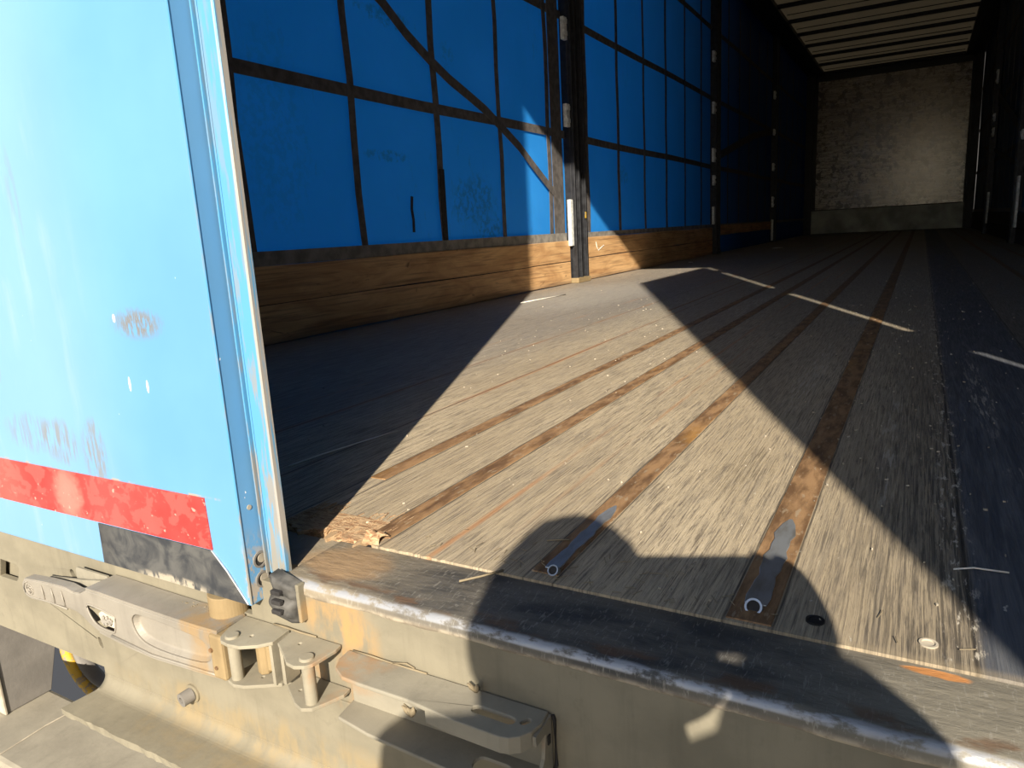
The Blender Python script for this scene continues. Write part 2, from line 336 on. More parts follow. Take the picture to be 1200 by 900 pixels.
M_HANDLE = hand_mat()
M_BRACK = dusty_mat('dusty_lock_steel', (.285, .25, .18), ((.088, -.075, .012, .02, (.40, .17, .05), .8),)).m
M_RUSTY = dusty_mat('rust_orange_steel', (.28, .20, .10)).m
M_CHAN = dusty_mat('grey_channel_steel', (.26, .232, .175), ((.10, -.07, .03, .02, (.34, .17, .06), .6), (.27, -.08, .02, .006, (.30, .13, .06), .5))).m
M_DARK = simple('dark_cavity_steel', (.03, .027, .025), .8, .1, .3, 60)
M_RUBBER = simple('scuffed_black_rubber', (.075, .07, .062), .7, 0, .5, 60)
M_STRAW = simple('dry_straw', (.21, .165, .10), .8, 0, .2, 30)
M_CHIP = simple('pale_wood_chip', (.42, .36, .27), .8, 0, .3, 30)
M_ASPHALT = simple('dark_asphalt', (.055, .055, .056), .9, 0, .4, 30)
M_BAR = dusty_mat('dusty_bar_paint', (.30, .265, .20)).m
M_GREYPL = dusty_mat('speckled_grey_bracket', (.21, .19, .165)).m
M_YELLOW = (lambda g: (g.color(g.mix(g.ramp(g.noise(70, 4, .65), .48, .58), (.62, .38, .03), (.30, .24, .17))), g.m)[1])(G('chipped_yellow_paint', .5))

# ================================================================== THE SETTING
S = lambda o, lab: tag(o, lab, kind='structure')
bm = bmesh.new(); v = [bm.verts.new(p) for p in ((-60, -60, -1.2), (60, -60, -1.2), (60, 60, -1.2), (-60, 60, -1.2))]; bm.faces.new(v)
def ground_mat():
    g = G('yard_paving', .9, 0, .3); n = g.noise((.7, .7, 1), 5)
    c = g.mix(g.ramp(n, .35, .65), (.20, .19, .17), (.28, .26, .23)); near = g.mul(g.band(g.x, -2.6, 1.6, .2), g.band(g.y, -.05, 16, .1)); c = g.mix(near, c, (.05, .052, .058)); g.color(c); return g.m  # dark area paints the ground shade under the trailer into the paving
S(mesh_obj('ground', bm, ground_mat()), 'asphalt yard with painted shade below the trailer')

# floor deck with a ragged rear left corner
def deck():
    bm = bmesh.new(); n = 150; x0, x1 = -1.30, 1.26; top = []
    edge = []
    for i in range(n*4+1):
        x = x0+(x1-x0)*i/(n*4)
        y = .0
        if -.09 < x < .045: y = .010+.010*math.sin(x*140)+.008*math.sin(x*310+1)+random.uniform(-.003, .003)
        if .033 < x < .050: y = .018+random.uniform(-.002, .003)
        if x <= -.09: y = .004
        if .045 <= x < .14: y = random.uniform(-.001, .002)
        edge.append((x, y))
    outer = [(x1, 13.35), (x0, 13.35)]+edge
    return plate(outer, [circ(.4655, .0255, .0055, 14)], FXY, 0, -.028)
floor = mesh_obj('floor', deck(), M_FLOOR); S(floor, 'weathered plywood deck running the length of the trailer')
# steel strips let into the deck
def strip(x0, x1, y0, name='floor_rail', z=.0012):
    o = mesh_obj(name, bx(x0, x1, y0, 13.3, -.01, z), M_RUST, floor, bevel=.0008); o['label'] = 'rusty brown steel strip'; return o
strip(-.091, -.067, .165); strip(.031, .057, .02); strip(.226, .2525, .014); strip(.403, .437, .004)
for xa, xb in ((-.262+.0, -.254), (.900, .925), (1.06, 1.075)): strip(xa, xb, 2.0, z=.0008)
# ground-off grey ends with the open pipe mouths
def rail_end(xc, y0, y1, wd, lab):
    bm = bmesh.new(); n = 14; L = []; R = []
    for i in range(n+1):
        t = i/n; y = y0+(y1-y0)*t; hw = wd*(.9 if t < .8 else .9*(1-(t-.8)/.2)**.5*.8+.18)*(1+.14*math.sin(t*17)+.10*math.sin(t*41))
        L.append((xc-hw, y)); R.append((xc+hw, y))
    o = mesh_obj('ground_weld', plate(L+R[::-1], [], FXY, .0012, .0026), M_PATCH, floor, bevel=.0006); o['label'] = lab
rail_end(.2425, .022, .185, .0072, 'bare grey steel patch'); rail_end(.4205, .030, .215, .0095, 'bare grey steel patch')
def mouth(xc, yc, r, tri=False):
    a = Vector((xc, yc+.004, -.004)); b = Vector((xc, yc-.005, .0042))
    bm = bmesh.new(); pipe(bm, a, b, r, r*.76); o = mesh_obj('pipe_mouth', bm, M_PATCH, floor, smooth=False)
    bm = bmesh.new(); tube(bm, a, a.lerp(b, .9), r*.77); o2 = mesh_obj('dark_hole', bm, M_DARK, o)
mouth(.2472, .0205, .0052); mouth(.4205, .0265, .0068)
bm = bmesh.new(); pipe(bm, (.4655, .0255, -.002), (.4655, .0255, .0016), .0068, .0045); tube(bm, (.4655, .0255, -.002), (.4655, .0255, .0004), .0046); mesh_obj('deck_screw', bm, M_BLACK, floor)
bm = bmesh.new(); pipe(bm, (.5406, .0253, -.002), (.5406, .0253, .0012), .0062, .0045); tube(bm, (.5406, .0253, -.002), (.5406, .0253, .0003), .0046); mesh_obj('deck_screw', bm, M_CHIP, floor)
# crumbled plank end: ragged fibrous wood lumps
def rot_mat():
    g = G('rotted_orange_wood', .9); a = g.noise((60, 260, 300), 5, .6, 1); c = g.mix(g.ramp(a, .35, .6), (.24, .12, .055), (.50, .34, .19)); g.color(c); g.bump(a, .6, .003); return g.m
bm = bmesh.new()
n = 46
for layer in range(5):
    z1 = .0005-.0036*layer; rows = []
    for i in range(n+1):
        x = -.088+(.045+.088)*i/n; dy = .006*layer*.5+.006*math.sin(x*90+layer)+random.uniform(-.004, .004)
        rows.append((x, .012-dy*.9+.002*layer-.004))
    outer = [(.045, .055+.0*layer), (-.088, .055)]+rows
    b2 = plate(outer, [], FXY, z1, z1-.0032); me = bpy.data.meshes.new('t'); b2.to_mesh(me); b2.free(); bm.from_mesh(me); bpy.data.meshes.remove(me)
for i in range(70):
    x = random.uniform(-.085, .05); y = random.uniform(.002, .06); L = random.uniform(.012, .04); h = random.uniform(.0004, .0012)
    sweep(bm, [(x, y, .0), (x+random.uniform(-.002, .002), y+L*.5, h), (x+random.uniform(-.002, .002), y+L, .0003)], [random.uniform(.0004, .0009)]*3, 5)
o = mesh_obj('rotted_plank_edge', bm, rot_mat(), floor); o['label'] = 'crumbled orange rotted plank end'
# curled flake of rusty sheet at the rail end
bm = bmesh.new(); rows = []
for k in range(7):
    a = k/6; rows.append([bm.verts.new((.034+.022*t_+.002*math.sin(9*t_+k), .002+.018*a, .003+.010*math.sin(a*3.0)*(.4+.6*abs(math.sin(t_*5+1)))-.004*(1-a))) for t_ in [j/5 for j in range(6)]])
for A, B in zip(rows, rows[1:]):
    for j in range(5): bm.faces.new((A[j], A[j+1], B[j+1], B[j]))
o = mesh_obj('curled_rust_flake', bm, rot_mat(), floor, solid=.0012)
o = mesh_obj('rot_hole', bx(.040, .052, -.002, .012, -.01, -.0035), M_DARK, floor)

# roof
rf = S(mesh_obj('ceiling', bx(-1.3, 1.26, -.06, 13.35, 2.66, 2.665), M_ROOF), 'dim yellowish roof sheet over the trailer')
for k in range(18):
    y = .35+k*.755
    o = mesh_obj('roof_bow', bx(-1.27, 1.23, y-.02, y+.02, 2.615, 2.658), M_BLACK, rf, bevel=.004)
for k in range(34):
    y = .3+k*.385
    mesh_obj('roof_seam', bx(-1.0, .96, y-.004, y+.004, 2.652, 2.66), M_DARK, rf)
for s_, x0, x1 in ((-1, -1.27, -1.02), (1, .98, 1.23)):
    bm = bx(x0, x1, 0, 13.3, 2.60, 2.655); box(bm, x0+.09, x1-.09, 0, 13.3, 2.57, 2.60); mesh_obj('roof_side_track', bm, M_BLACK, rf, bevel=.003)
# rear header
S(mesh_obj('trim_1', bx(-1.29, 1.26, -.10, .0, 2.60, 2.80), M_DOOR, bevel=.004), 'blue header beam over the rear doors')
# front bulkhead
fw = S(mesh_obj('wall_front', bx(-1.29, 1.25, 13.2, 13.25, -.02, 2.7), M_BLACK), 'front end wall of the trailer')
panel = rrect(-1.10, 1.075, .40, 2.50, .003, 1)
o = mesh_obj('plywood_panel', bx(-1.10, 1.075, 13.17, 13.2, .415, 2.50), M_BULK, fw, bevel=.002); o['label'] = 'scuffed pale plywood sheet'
o = mesh_obj('kick_plate', bx(-1.185, 1.09, 13.14, 13.2, .012, .40), M_KICK, fw, bevel=.003); o['label'] = 'grey metal kick plate'
o = mesh_obj('repair_patch', bx(.86, 1.06, 13.158, 13.172, .50, 1.18), M_BULK, fw, bevel=.002)
for xa, xb in ((-1.27, -1.17), (1.12, 1.22)):
    bm = bx(xa, xb, 13.05, 13.2, 0, 2.65); box(bm, xa+(.09 if xa < 0 else -.02), xb+(.03 if xa < 0 else -.09), 13.0, 13.06, 0, 2.65); mesh_obj('corner_post', bm, M_BLACK, fw, bevel=.003)
bm = bmesh.new()
for z in [.15+.1*i for i in range(22)]: box(bm, -1.166, -1.156, 13.02, 13.03, z, z+.055+random.uniform(-.02, .02)); box(bm, 1.106, 1.116, 13.02, 13.03, z, z+.055+random.uniform(-.02, .02))
mesh_obj('pale_edge_marks', bm, M_WHITE, fw)

# side curtains
def curtain(name, x, s_, mat, lab):
    """x: plane of the cloth, s_: +1 when its inner side faces +x"""
    bm = bmesh.new(); ny, nz = 130, 22; g_ = []
    for i in range(ny+1):
        y = -.03+13.2*i/ny
        g_.append([bm.verts.new((x+s_*(.006*math.sin(y*2.1+j*.3)*math.sin(math.pi*j/nz)), y, -.05+2.72*j/nz)) for j in range(nz+1)])
    for A, B in zip(g_, g_[1:]):
        for j in range(nz): bm.faces.new((A[j], A[j+1], B[j+1], B[j]))
    o = mesh_obj(name, bm, mat, smooth=True, solid=.003, solid_off=0); S(o, lab)
    xs = sorted((x+s_*.009, x+s_*.0115))
    def ribbon(nm, pts, wd, m=M_STRAP, dx=.011):       # strap along (y, z) points lying on the cloth
        bm = bmesh.new(); L = []; R = []
        for k, (y, z) in enumerate(pts):
            a = pts[max(k-1, 0)]; b = pts[min(k+1, len(pts)-1)]; d = Vector((b[0]-a[0], b[1]-a[1])).normalized(); n_ = Vector((-d.y, d.x))*wd/2
            L.append(bm.verts.new((x+s_*dx, y+n_.x, z+n_.y))); R.append(bm.verts.new((x+s_*dx, y-n_.x, z-n_.y)))
        for k in range(len(pts)-1): bm.faces.new((L[k], L[k+1], R[k+1], R[k]))
        return mesh_obj(nm, bm, m, o, solid=.0025, solid_off=0)
    for zz in (.828, 1.45, 2.06): ribbon('curtain_strap', [(y*.66, zz+.004*math.sin(y*1.7)) for y in range(21)], .042)
    y = .505; ys = []
    while y < 13.1:
        ys.append(y); y += .524
    for k, y in enumerate(ys): ribbon('curtain_strap', [(y+.006*math.sin(zz*2.+k), .27+zz*.2) for zz in range(12)], .040 if k % 2 else .033, M_STRAP, .0142)
    ribbon('curtain_hem', [(-.02, .268), (3.3, .268)], .045, M_HEM, .020)
    ribbon('curtain_hem', [(3.5, .272), (13, .272)], .03, M_HEM, .020)
    return o, ribbon
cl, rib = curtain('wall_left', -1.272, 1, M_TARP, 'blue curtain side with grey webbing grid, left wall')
rib('loose_strap', [(.3, 2.1), (.7, 1.78), (1.2, 1.43), (1.77, 1.165), (1.91, 1.078), (2.05, 1.012), (2.19, .955), (2.35, .905), (2.48, .862), (2.62, .80), (2.78, .728), (2.95, .63), (3.14, .525), (3.25, .47)], .042, M_STRAP, .0175)
rib('loose_strap', [(6.85, .93), (7.3, 1.02), (7.9, 1.14), (8.6, 1.27), (9.3, 1.37), (9.8, 1.42)], .075, M_STRAP, .0175)
rib('loose_strap', [(10.1, .62), (10.8, .86), (11.8, 1.30), (12.6, 1.75)], .03, M_STRAP, .0175)
rib('edge_band', [(3.22, .27), (3.22, 2.6)], .13, M_STRAP, .0165)
rib('edge_band', [(3.62, .29), (3.615, 2.6)], .022, M_STRAP, .0165)
o = rib('torn_mark', [(1.865, .33), (1.868, .38), (1.862, .42), (1.87, .47)], .014, M_DARK)
rib('dark_strap_piece', [(2.079, .29), (2.083, .585)], .036, M_DARK, .017)
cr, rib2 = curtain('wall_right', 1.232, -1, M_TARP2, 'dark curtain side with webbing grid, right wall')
rib2('loose_strap', [(4.5, .35), (6.8, .86), (8.3, 1.2), (9.8, 1.55)], .09, M_STRAP, .0175); rib2('loose_strap', [(5.0, .4), (9.8, .95), (11.5, 1.1)], .04, M_STRAP, .0175)
# rear corner posts (frame of the opening)
S(mesh_obj('trim_2', bx(-1.29, -1.235, -.055, .06, -.06, 2.6), M_DOOR, bevel=.003), 'blue rear left corner post')
S(mesh_obj('trim_3', bx(1.217, 1.26, -.03, .02, -.06, 2.6), M_DOOR, bevel=.003), 'blue rear right corner post')

# ---- curtain posts
def post(y, x, s_, whites, label, wd=.16, group='steel posts along the curtain sides', dots=False):
    P = empty('curtain_post', (x, y, 0), label, 'post', group)
    def ch(nm, bm, m, **k): return under(mesh_obj(nm, bm, m, **k), P)
    X = lambda a, b: tuple(sorted((x+s_*a, x+s_*b)))
    bm = bx(*X(-.03, .012), y-wd/2, y+wd/2, 0.001, 2.6)
    ch('post_web', bm, M_BLACK, bevel=.002)
    for yy, ww in ((y-wd/2+.010, .016), (y+wd/2-.012, .018), (y-.012, .02)):
        ch('post_rib', bx(*X(.010, .034), yy-ww/2, yy+ww/2, .001, 2.6), M_BLACK, bevel=.002)
    for (za, zb, dy, ww) in whites:
        bm = bx(*X(-.002, .020), y-wd/2-.055+dy, y-wd/2-.055+dy+ww, za, zb)
        if zb-za < .16:
            box(bm, *X(.020, .026), y-wd/2-.050+dy, y-wd/2-.062+dy+ww, za+.02, za+.045); box(bm, *X(.020, .026), y-wd/2-.050+dy, y-wd/2-.062+dy+ww, zb-.035, zb-.01)
        ch('board_bracket', bm, M_WHITE, bevel=.004)
    ch('post_foot', bx(*X(-.03, .04), y-wd/2-.004, y+wd/2+.004, .001, .03), M_RUSTY if dots else M_BLACK, bevel=.002)
    if dots:
        for (z, dy, m) in ((.37, .055, M_YELLOW), (.56, -.02, M_WHITE), (.50, -.01, M_WHITE), (.44, 0, M_WHITE), (.395, -.01, M_WHITE), (.34, .0, M_WHITE)):
            ch('paint_dab', bx(*X(.0115, .0135) if m is M_WHITE else X(.033, .0355), y+dy-.008, y+dy+.008, z, z+(.035 if m is M_YELLOW else .014)), m)
    return P
post(3.42, -1.24, 1, [(1.32, 1.435, .01, .045), (.868, .99, .01, .045), (1.78, 1.90, .01, .045), (.215, .475, .018, .036)], 'black steel post nearest the rear opening, yellow dab near its foot', .17, dots=True)
post(6.72, -1.24, 1, [(1.755, 1.85, 0, .07), (1.30, 1.405, 0, .07), (.866, .99, 0, .07), (.286, .454, .01, .05), (.65, .745, .02, .05)], 'second black post on the left wall from the rear', .16)
post(9.92, -1.24, 1, [(1.83, 1.93, 0, .09), (1.38, 1.46, 0, .09), (.93, 1.03, 0, .09), (.46, .60, 0, .09), (.02, .30, 0, .08)], 'third black post on the left wall, white plate down to the floor', .16)
post(3.42, 1.2, -1, [(1.32, 1.435, .01, .045)], 'right wall post nearest the opening, outside the picture', .17)
post(6.85, 1.2, -1, [(.13, .54, .0, .06), (.82, .90, 0, .06), (1.3, 1.4, 0, .06)], 'black post at the right edge with long pale plate', .14)
post(9.92, 1.2, -1, [(1.68, 1.83, 0, .09), (1.10, 1.20, 0, .08), (.12, .48, 0, .08), (1.27, 1.36, .02, .05)], 'black post on the right wall before the bulkhead, with pale brackets', .14)

# ---- side boards
def sboard(x0, x1, y0, y1, z0, z1, label, grp=None, tilt=0):
    bm = bmesh.new(); n = 24; A = []
    for i in range(n+1):
        y = y0+(y1-y0)*i/n; w1 = .0015*math.sin(y*5+z0*40); w2_ = .0012*math.sin(y*4+2+z0*30)
        dz = tilt*(i/n)
        A.append([bm.verts.new(p) for p in ((x0, y, z0+w1+dz), (x1, y, z0+w1+dz), (x1, y, z1+w2_+dz), (x0, y, z1+w2_+dz))])
    for P, Q in zip(A, A[1:]):
        for k in range(4): bm.faces.new((P[k], P[(k+1) % 4], Q[(k+1) % 4], Q[k]))
    bm.faces.new(A[0]); bm.faces.new(A[-1][::-1])
    return tag(mesh_obj('side_board', bm, M_BOARD, bevel=.0045), label, 'board', grp)
LB = dict(x0=-1.262, x1=-1.24)
sboard(y0=.04, y1=3.318, z0=.003, z1=.1262, label='lower brown wooden side board before the first left post', **LB)
sboard(y0=.04, y1=3.318, z0=.1275, z1=.246, label='upper brown wooden side board before the first left post', **LB)
sboard(y0=3.515, y1=6.62, z0=.003, z1=.1345, label='lower wooden side board between first and second left posts', **LB)
sboard(y0=3.515, y1=6.62, z0=.136, z1=.256, label='upper wooden side board between first and second left posts', **LB)
sboard(y0=6.82, y1=9.8, z0=.175, z1=.275, label='single raised wooden board between second and third left posts', **LB)
RB = dict(x0=1.2, x1=1.222); M_BOARD_LIGHT = M_BOARD; M_BOARD = simple('dark_board', (.045, .03, .02), .7, 0, .4, 20)  # right wall boards get a darker wood tone
for ya, yb, nm in ((.04, 3.32, 'before the first right post'), (3.52, 6.76, 'between first and second right posts'), (6.94, 9.82, 'between second and third right posts'), (10.02, 12.95, 'beside the bulkhead on the right wall')):
    o = sboard(y0=ya, y1=yb, z0=.003, z1=.125, label='lower dark wooden side board '+nm, **RB); o = sboard(y0=ya, y1=yb, z0=.129, z1=.25, label='upper dark wooden side board '+nm, **RB)

M_BOARD = M_BOARD_LIGHT
for o in list(bpy.data.objects):
    if o.get('label', '').startswith('lower') and 'left' in o.get('label', '') and o.name.startswith('side_board'): mesh_obj('board_joint', bx(-1.262, -1.2412, o.bound_box[0][1]+.004, o.bound_box[7][1]-.004, max(v[2] for v in o.bound_box)-.004, max(v[2] for v in o.bound_box)-.0002), M_DARK, o)
    elif o.get('label', '').startswith('lower wooden side board between first and second left'): mesh_obj('board_joint', bx(-1.262, -1.2412, 3.52, 6.615, .1305, .1362), M_DARK, o)
bm = bmesh.new(); sweep(bm, [(-1.2395, 3.70, .225), (-1.2393, 3.71, .195), (-1.2393, 3.735, .172), (-1.2393, 3.79, .190), (-1.2395, 3.83, .200)], .0022, 5)
for o in bpy.data.objects:
    if o.get('label', '').startswith('upper wooden side board between first'): k_ = mesh_obj('chalk_mark', bm, M_WHITE, o); k_['label'] = 'white chalk tick'
# ---- left rear door, closed
YO, YF = -.100, -.075
d1 = mesh_obj('door_1', bx(-1.235, -.018, YO, -.062, -.032, 2.6), M_DOOR, bevel=.0012); S(d1, 'closed sky blue left rear door with red tape')
g_ = plate([(-.062, .0185), (-1.235, .0155), (-1.235, .070), (-.0635, .0715)], [], FXZ, YO-.0012, YO+.001); o = mesh_obj('reflective_tape', g_, M_TAPE, d1); o['label'] = 'worn red reflective tape'
g_ = plate([(-.2525, -.0305), (-.021, -.0305), (-.045, .0), (-.064, .0175), (-.2505, .0165)], [], FXZ, YO-.0012, YO+.001); o = mesh_obj('black_strip', g_, M_BTAPE, d1); o['label'] = 'scuffed black strip'
bm = bmesh.new(); sweep(bm, [(-.064, YO-.0005, .0175), (-.045, YO-.001, .0), (-.021, YO-.0005, -.0305)], .0010, 6); mesh_obj('crease', bm, M_PATCH, d1)
bm = bmesh.new(); sweep(bm, [(-.018, YO+.0006, 2.59), (-.018, YO+.0006, -.03)], .0011, 6); o = mesh_obj('worn_corner', bm, M_PROF, d1)
# edge profile with its groove
prof = [(-.016, -.0755), (-.0155, -.080), (-.0140, -.080), (-.0138, -.072), (-.0122, -.072), (-.0120, -.0775), (-.0100, -.0775), (-.0098, -.0735), (-.0082, -.0735), (-.0080, -.0785), (.0085, -.0785), (.0100, -.077), (.0100, -.0705), (-.016, -.0705)]
o = mesh_obj('edge_profile', plate(prof, [], lambda a, b, t: (a, b, t), -.006, 2.6), M_PROF, d1); o['label'] = 'worn blue edge profile with bare metal rim'
bm = bmesh.new(); sweep(bm, [(-.0168, -.077, 2.59), (-.0168, -.077, -.01)], .0009, 6); mesh_obj('door_seal', bm, M_HEM, d1)
for z, r in ((.0095, .0062), (-.0110, .0062)):
    bm = bmesh.new(); pipe(bm, (-.019, -.0835, z), (-.0166, -.0835, z), r+.0020, r); mesh_obj('rivet_hole', bm, M_GREYPL, d1)
    bm = bmesh.new(); tube(bm, (-.0185, -.0835, z), (-.0177, -.0835, z), r); mesh_obj('rivet_hole', bm, M_DARK, d1)
    bm = bmesh.new(); tube(bm, (-.0185, -.0815, z+.0008), (-.0170, -.0815, z+.0008), r*.72); mesh_obj('rivet_hole', bm, M_CHIP, d1)
bm = bmesh.new(); tube(bm, (-.019, -.0875, .064), (-.0172, -.0875, .064), .0024); mesh_obj('rivet', bm, M_CHIP, d1)
# ---- right rear door, standing open square to the opening (outside the picture)
def leaf(bm, t0, t1, z0, z1, th0, th1):
    a = Vector((1.205, -.1)); b = Vector((1.185, -1.352)); d = (b-a); n_ = Vector((-d.y, d.x)).normalized()*-1
    if n_.x < 0: n_ = -n_
    P = [a+d*t0+n_*th0, a+d*t1+n_*th0, a+d*t1+n_*th1, a+d*t0+n_*th1]
    lo = [bm.verts.new((p.x, p.y, z0)) for p in P]; hi = [bm.verts.new((p.x, p.y, z1)) for p in P]
    bm.faces.new(lo[::-1]); bm.faces.new(hi)
    for i in range(4): bm.faces.new((lo[i], lo[(i+1) % 4], hi[(i+1) % 4], hi[i]))
bm = bmesh.new(); leaf(bm, 0, 1, -.03, 2.6, 0, .027); d2 = S(mesh_obj('door_2', bm, M_DOOR, bevel=.002), 'open right rear door, standing outside the picture')
for za, zb in ((.80, .91), (1.54, 1.64), (.2, .27), (2.3, 2.38)):
    mesh_obj('door_hinge', bx(1.200, 1.262, -.13, -.02, za, zb), M_BRACK, d2, bevel=.002)
for t_ in (.35, .8):
    a = Vector((1.205, -.1)); b = Vector((1.185, -1.352)); p = a+(b-a)*t_
    bm = bmesh.new(); tube(bm, (p.x+.045, p.y, -.0), (p.x+.045, p.y, 2.55), .013)
    for z in (.1, .9, 1.7, 2.4): box(bm, p.x+.02, p.x+.05, p.y-.03, p.y+.03, z, z+.04)
    mesh_obj('lock_rod', bm, M_WHITE, d2)

# ================================================================== REAR BEAM
B = empty('rear_beam', (0, -.04, -.2), 'dusty grey steel beam under the rear doors with a worn sill edge', 'beam')
FY = -.085
# sill: rolled edge pulled along x
r = .0075
prof = [(.0, -.0022), (-.070, -.0028), (-.0765, -.0020)]+[(-.0785-r*math.sin(math.radians(a)), -.0095+r*math.cos(math.radians(a))) for a in range(0, 100, 12)]+[(-.0862, -.0145), (FY+.001, -.018), (FY+.001, -.03), (.0, -.03)]
bm = extr_x(prof, .008, 1.25, 160)
for v in bm.verts:
    if v.co.y < -.074: v.co.z += .0003*math.sin(v.co.x*70)+.0003*math.sin(v.co.x*163+1); v.co.y += .0003*math.sin(v.co.x*55+2)
o = under(mesh_obj('sill', bm, M_SILL, smooth=False), B); o['label'] = 'dark steel sill with bright rubbed edge'
mod = o.modifiers.new('b', 'BEVEL'); mod.width = .001; mod.segments = 2; mod.limit_method = 'ANGLE'; mod.angle_limit = .25
for p in o.data.polygons: p.use_smooth = True
bm = extr_x([(.0, -.004), (-.058, -.004), (-.058, -.03), (0, -.03)], -1.23, .008, 4); under(mesh_obj('sill', bm, M_SILL), B)
# face with its openings
slotL = [(-.5297, -.0855), (-.489, -.0865), (-.4845, -.090), (-.4925, -.1065), (-.4985, -.1115), (-.54, -.1123)]
outer = [(-1.25, FY*0-.012), (1.25, -.012), (1.25, -.1985), (-.326, -.1985), (-.326, -.190), (-1.25, -.200)]
holes = [slotL, slot(-.3551, -.0755, .008, .0050, -1.0), slot(-.3235, -.157, .007, .0036, -1.3), rrect(-.0920, -.0385, -.0535, -.0290, .002)]
bm = plate(outer, holes, FXZ, FY, FY+.008)
under(mesh_obj('slot_backing', bx(-.85, -.43, -.072, -.066, -.15, -.05), M_BEAM), B)
under(mesh_obj('beam_face', bm, M_BEAM, bevel=.001), B)
under(mesh_obj('beam_back', bx(-1.24, 1.24, -.02, .0, -.19, -.03), M_DARK), B)
# folded step below: fillet + ledge with rough cut edge
prof = [(FY-.0003, -.1985), (FY-.0003, -.199)]+[(FY-.016*(1-math.cos(math.radians(a))), -.199-.0145*math.sin(math.radians(a))) for a in range(0, 91, 10)][1:]+[(-.1385, -.2135), (-.1385, -.221), (-.075, -.221), (-.075, -.1985)]
bm = extr_x(prof, -.326, 1.25, 200)
for v in bm.verts:
    if v.co.y < -.135: v.co.y += random.uniform(-.0012, .0008); v.co.z += random.uniform(-.0005, .0003)
    if v.co.x < -.325 and v.co.y < -.11: v.co.x -= .004
o = under(mesh_obj('step_ledge', bm, M_BEAM), B)
for p in o.data.polygons: p.use_smooth = -.2129 < p.center.z < -.1972 and p.center.y > -.1015
# hex socket bolt
b_ = empty('socket_bolt', (-.1555, FY, -.1756), 'small round socket head bolt on the beam face below the handle', 'bolt')
bm = bmesh.new(); tube(bm, (-.1545, FY+.002, -.1750), (-.1545, FY-.0025, -.1752), .0108, 28); under(mesh_obj('washer', bm, M_BEAM, bevel=.0008), b_)
bm = bmesh.new(); pipe(bm, (-.1545, FY-.0025, -.1752), (-.1560, FY-.0145, -.1760), .0078, .0036, 22); tube(bm, (-.1545, FY-.0025, -.1752), (-.1556, FY-.010, -.1757), .0037, 6); under(mesh_obj('bolt_head', bm, M_GREYPL), b_)

# ---- ribbed rubber stop beside the door
bm = bmesh.new(); n = 20; L = []
for i in range(n+1):
    t = i/n; z = .001-.040*t; xo = .0065-.0030*t+.0022*math.sin(t*6.0+.3); yo = -.0945-.0016*math.sin(t*11)
    L.append([bm.verts.new(p) for p in ((xo, FY+.001, z+.004), (xo, yo, z+.003), (xo+.006, yo-.002, z+.0015), (xo+.024, yo-.001-.0015*math.sin(t*25), z-.003), (xo+.029, yo+.003, z-.004), (xo+.029, FY+.001, z-.003))])
for A, C in zip(L, L[1:]):
    for k in range(5): bm.faces.new((A[k], A[k+1], C[k+1], C[k]))
bm.faces.new(L[0]); bm.faces.new(L[-1][::-1])
o = tag(mesh_obj('rubber_stop', bm, M_RUBBER, smooth=True), 'wavy black rubber stop below the open edge of the blue door', 'stop')
for k in range(3):
    z = -.008-.010*k; q = mesh_obj('moulded_slot', bx(.012-.0008*k, .024-.0008*k, -.1015, -.096, z-.0045, z), M_DARK, o, bevel=.001)
under(mesh_obj('stop_plate', bx(.036, .040, FY-.008, FY+.001, -.040, -.002), M_BEAM, bevel=.001), B)

# ---- lock handle, folded flat along the beam
H = empty('door_lock_lever', (-.22, -.10, -.09), 'flat pressed steel door lock lever lying along the beam', 'lever')
YH = -.122
out = [(-.398, -.0765), (-.391, -.0690), (-.345, -.0645), (-.305, -.0625), (-.288, -.0650), (-.276, -.0635), (-.262, -.0565), (-.240, -.0560), (-.180, -.0570), (-.114, -.0575), (-.075, -.0570), (-.046, -.0560), (-.0445, -.1030), (-.0700, -.1045), (-.1544, -.1095), (-.200, -.1080), (-.2500, -.1030), (-.264, -.0985), (-.2760, -.0915), (-.288, -.0875), (-.3037, -.0868), (-.345, -.0890), (-.385, -.0925), (-.3950, -.0905), (-.3990, -.0850)]
win = [(-.2650, -.0745), (-.258, -.0715), (-.2145, -.0755), (-.2120, -.0790), (-.2160, -.0955), (-.2200, -.0975), (-.2480, -.0965), (-.2590, -.0880)]
oval = [(-.1850, -.0760), (-.178, -.0660), (-.165, -.0640), (-.110, -.0655), (-.060, -.0680), (-.0580, -.0930), (-.110, -.0985), (-.160, -.0985), (-.178, -.0910)]
def chaikin(p, n=2):
    for _ in range(n):
        q = []
        for i in range(len(p)):
            a, b = p[i], p[(i+1) % len(p)]; q += [(a[0]*.75+b[0]*.25, a[1]*.75+b[1]*.25), (a[0]*.25+b[0]*.75, a[1]*.25+b[1]*.75)]
        p = q
    return p
win = chaikin(win); oval = chaikin(oval)
bm = plate(out, [win, oval], FXZ, YH, YH+.0025)
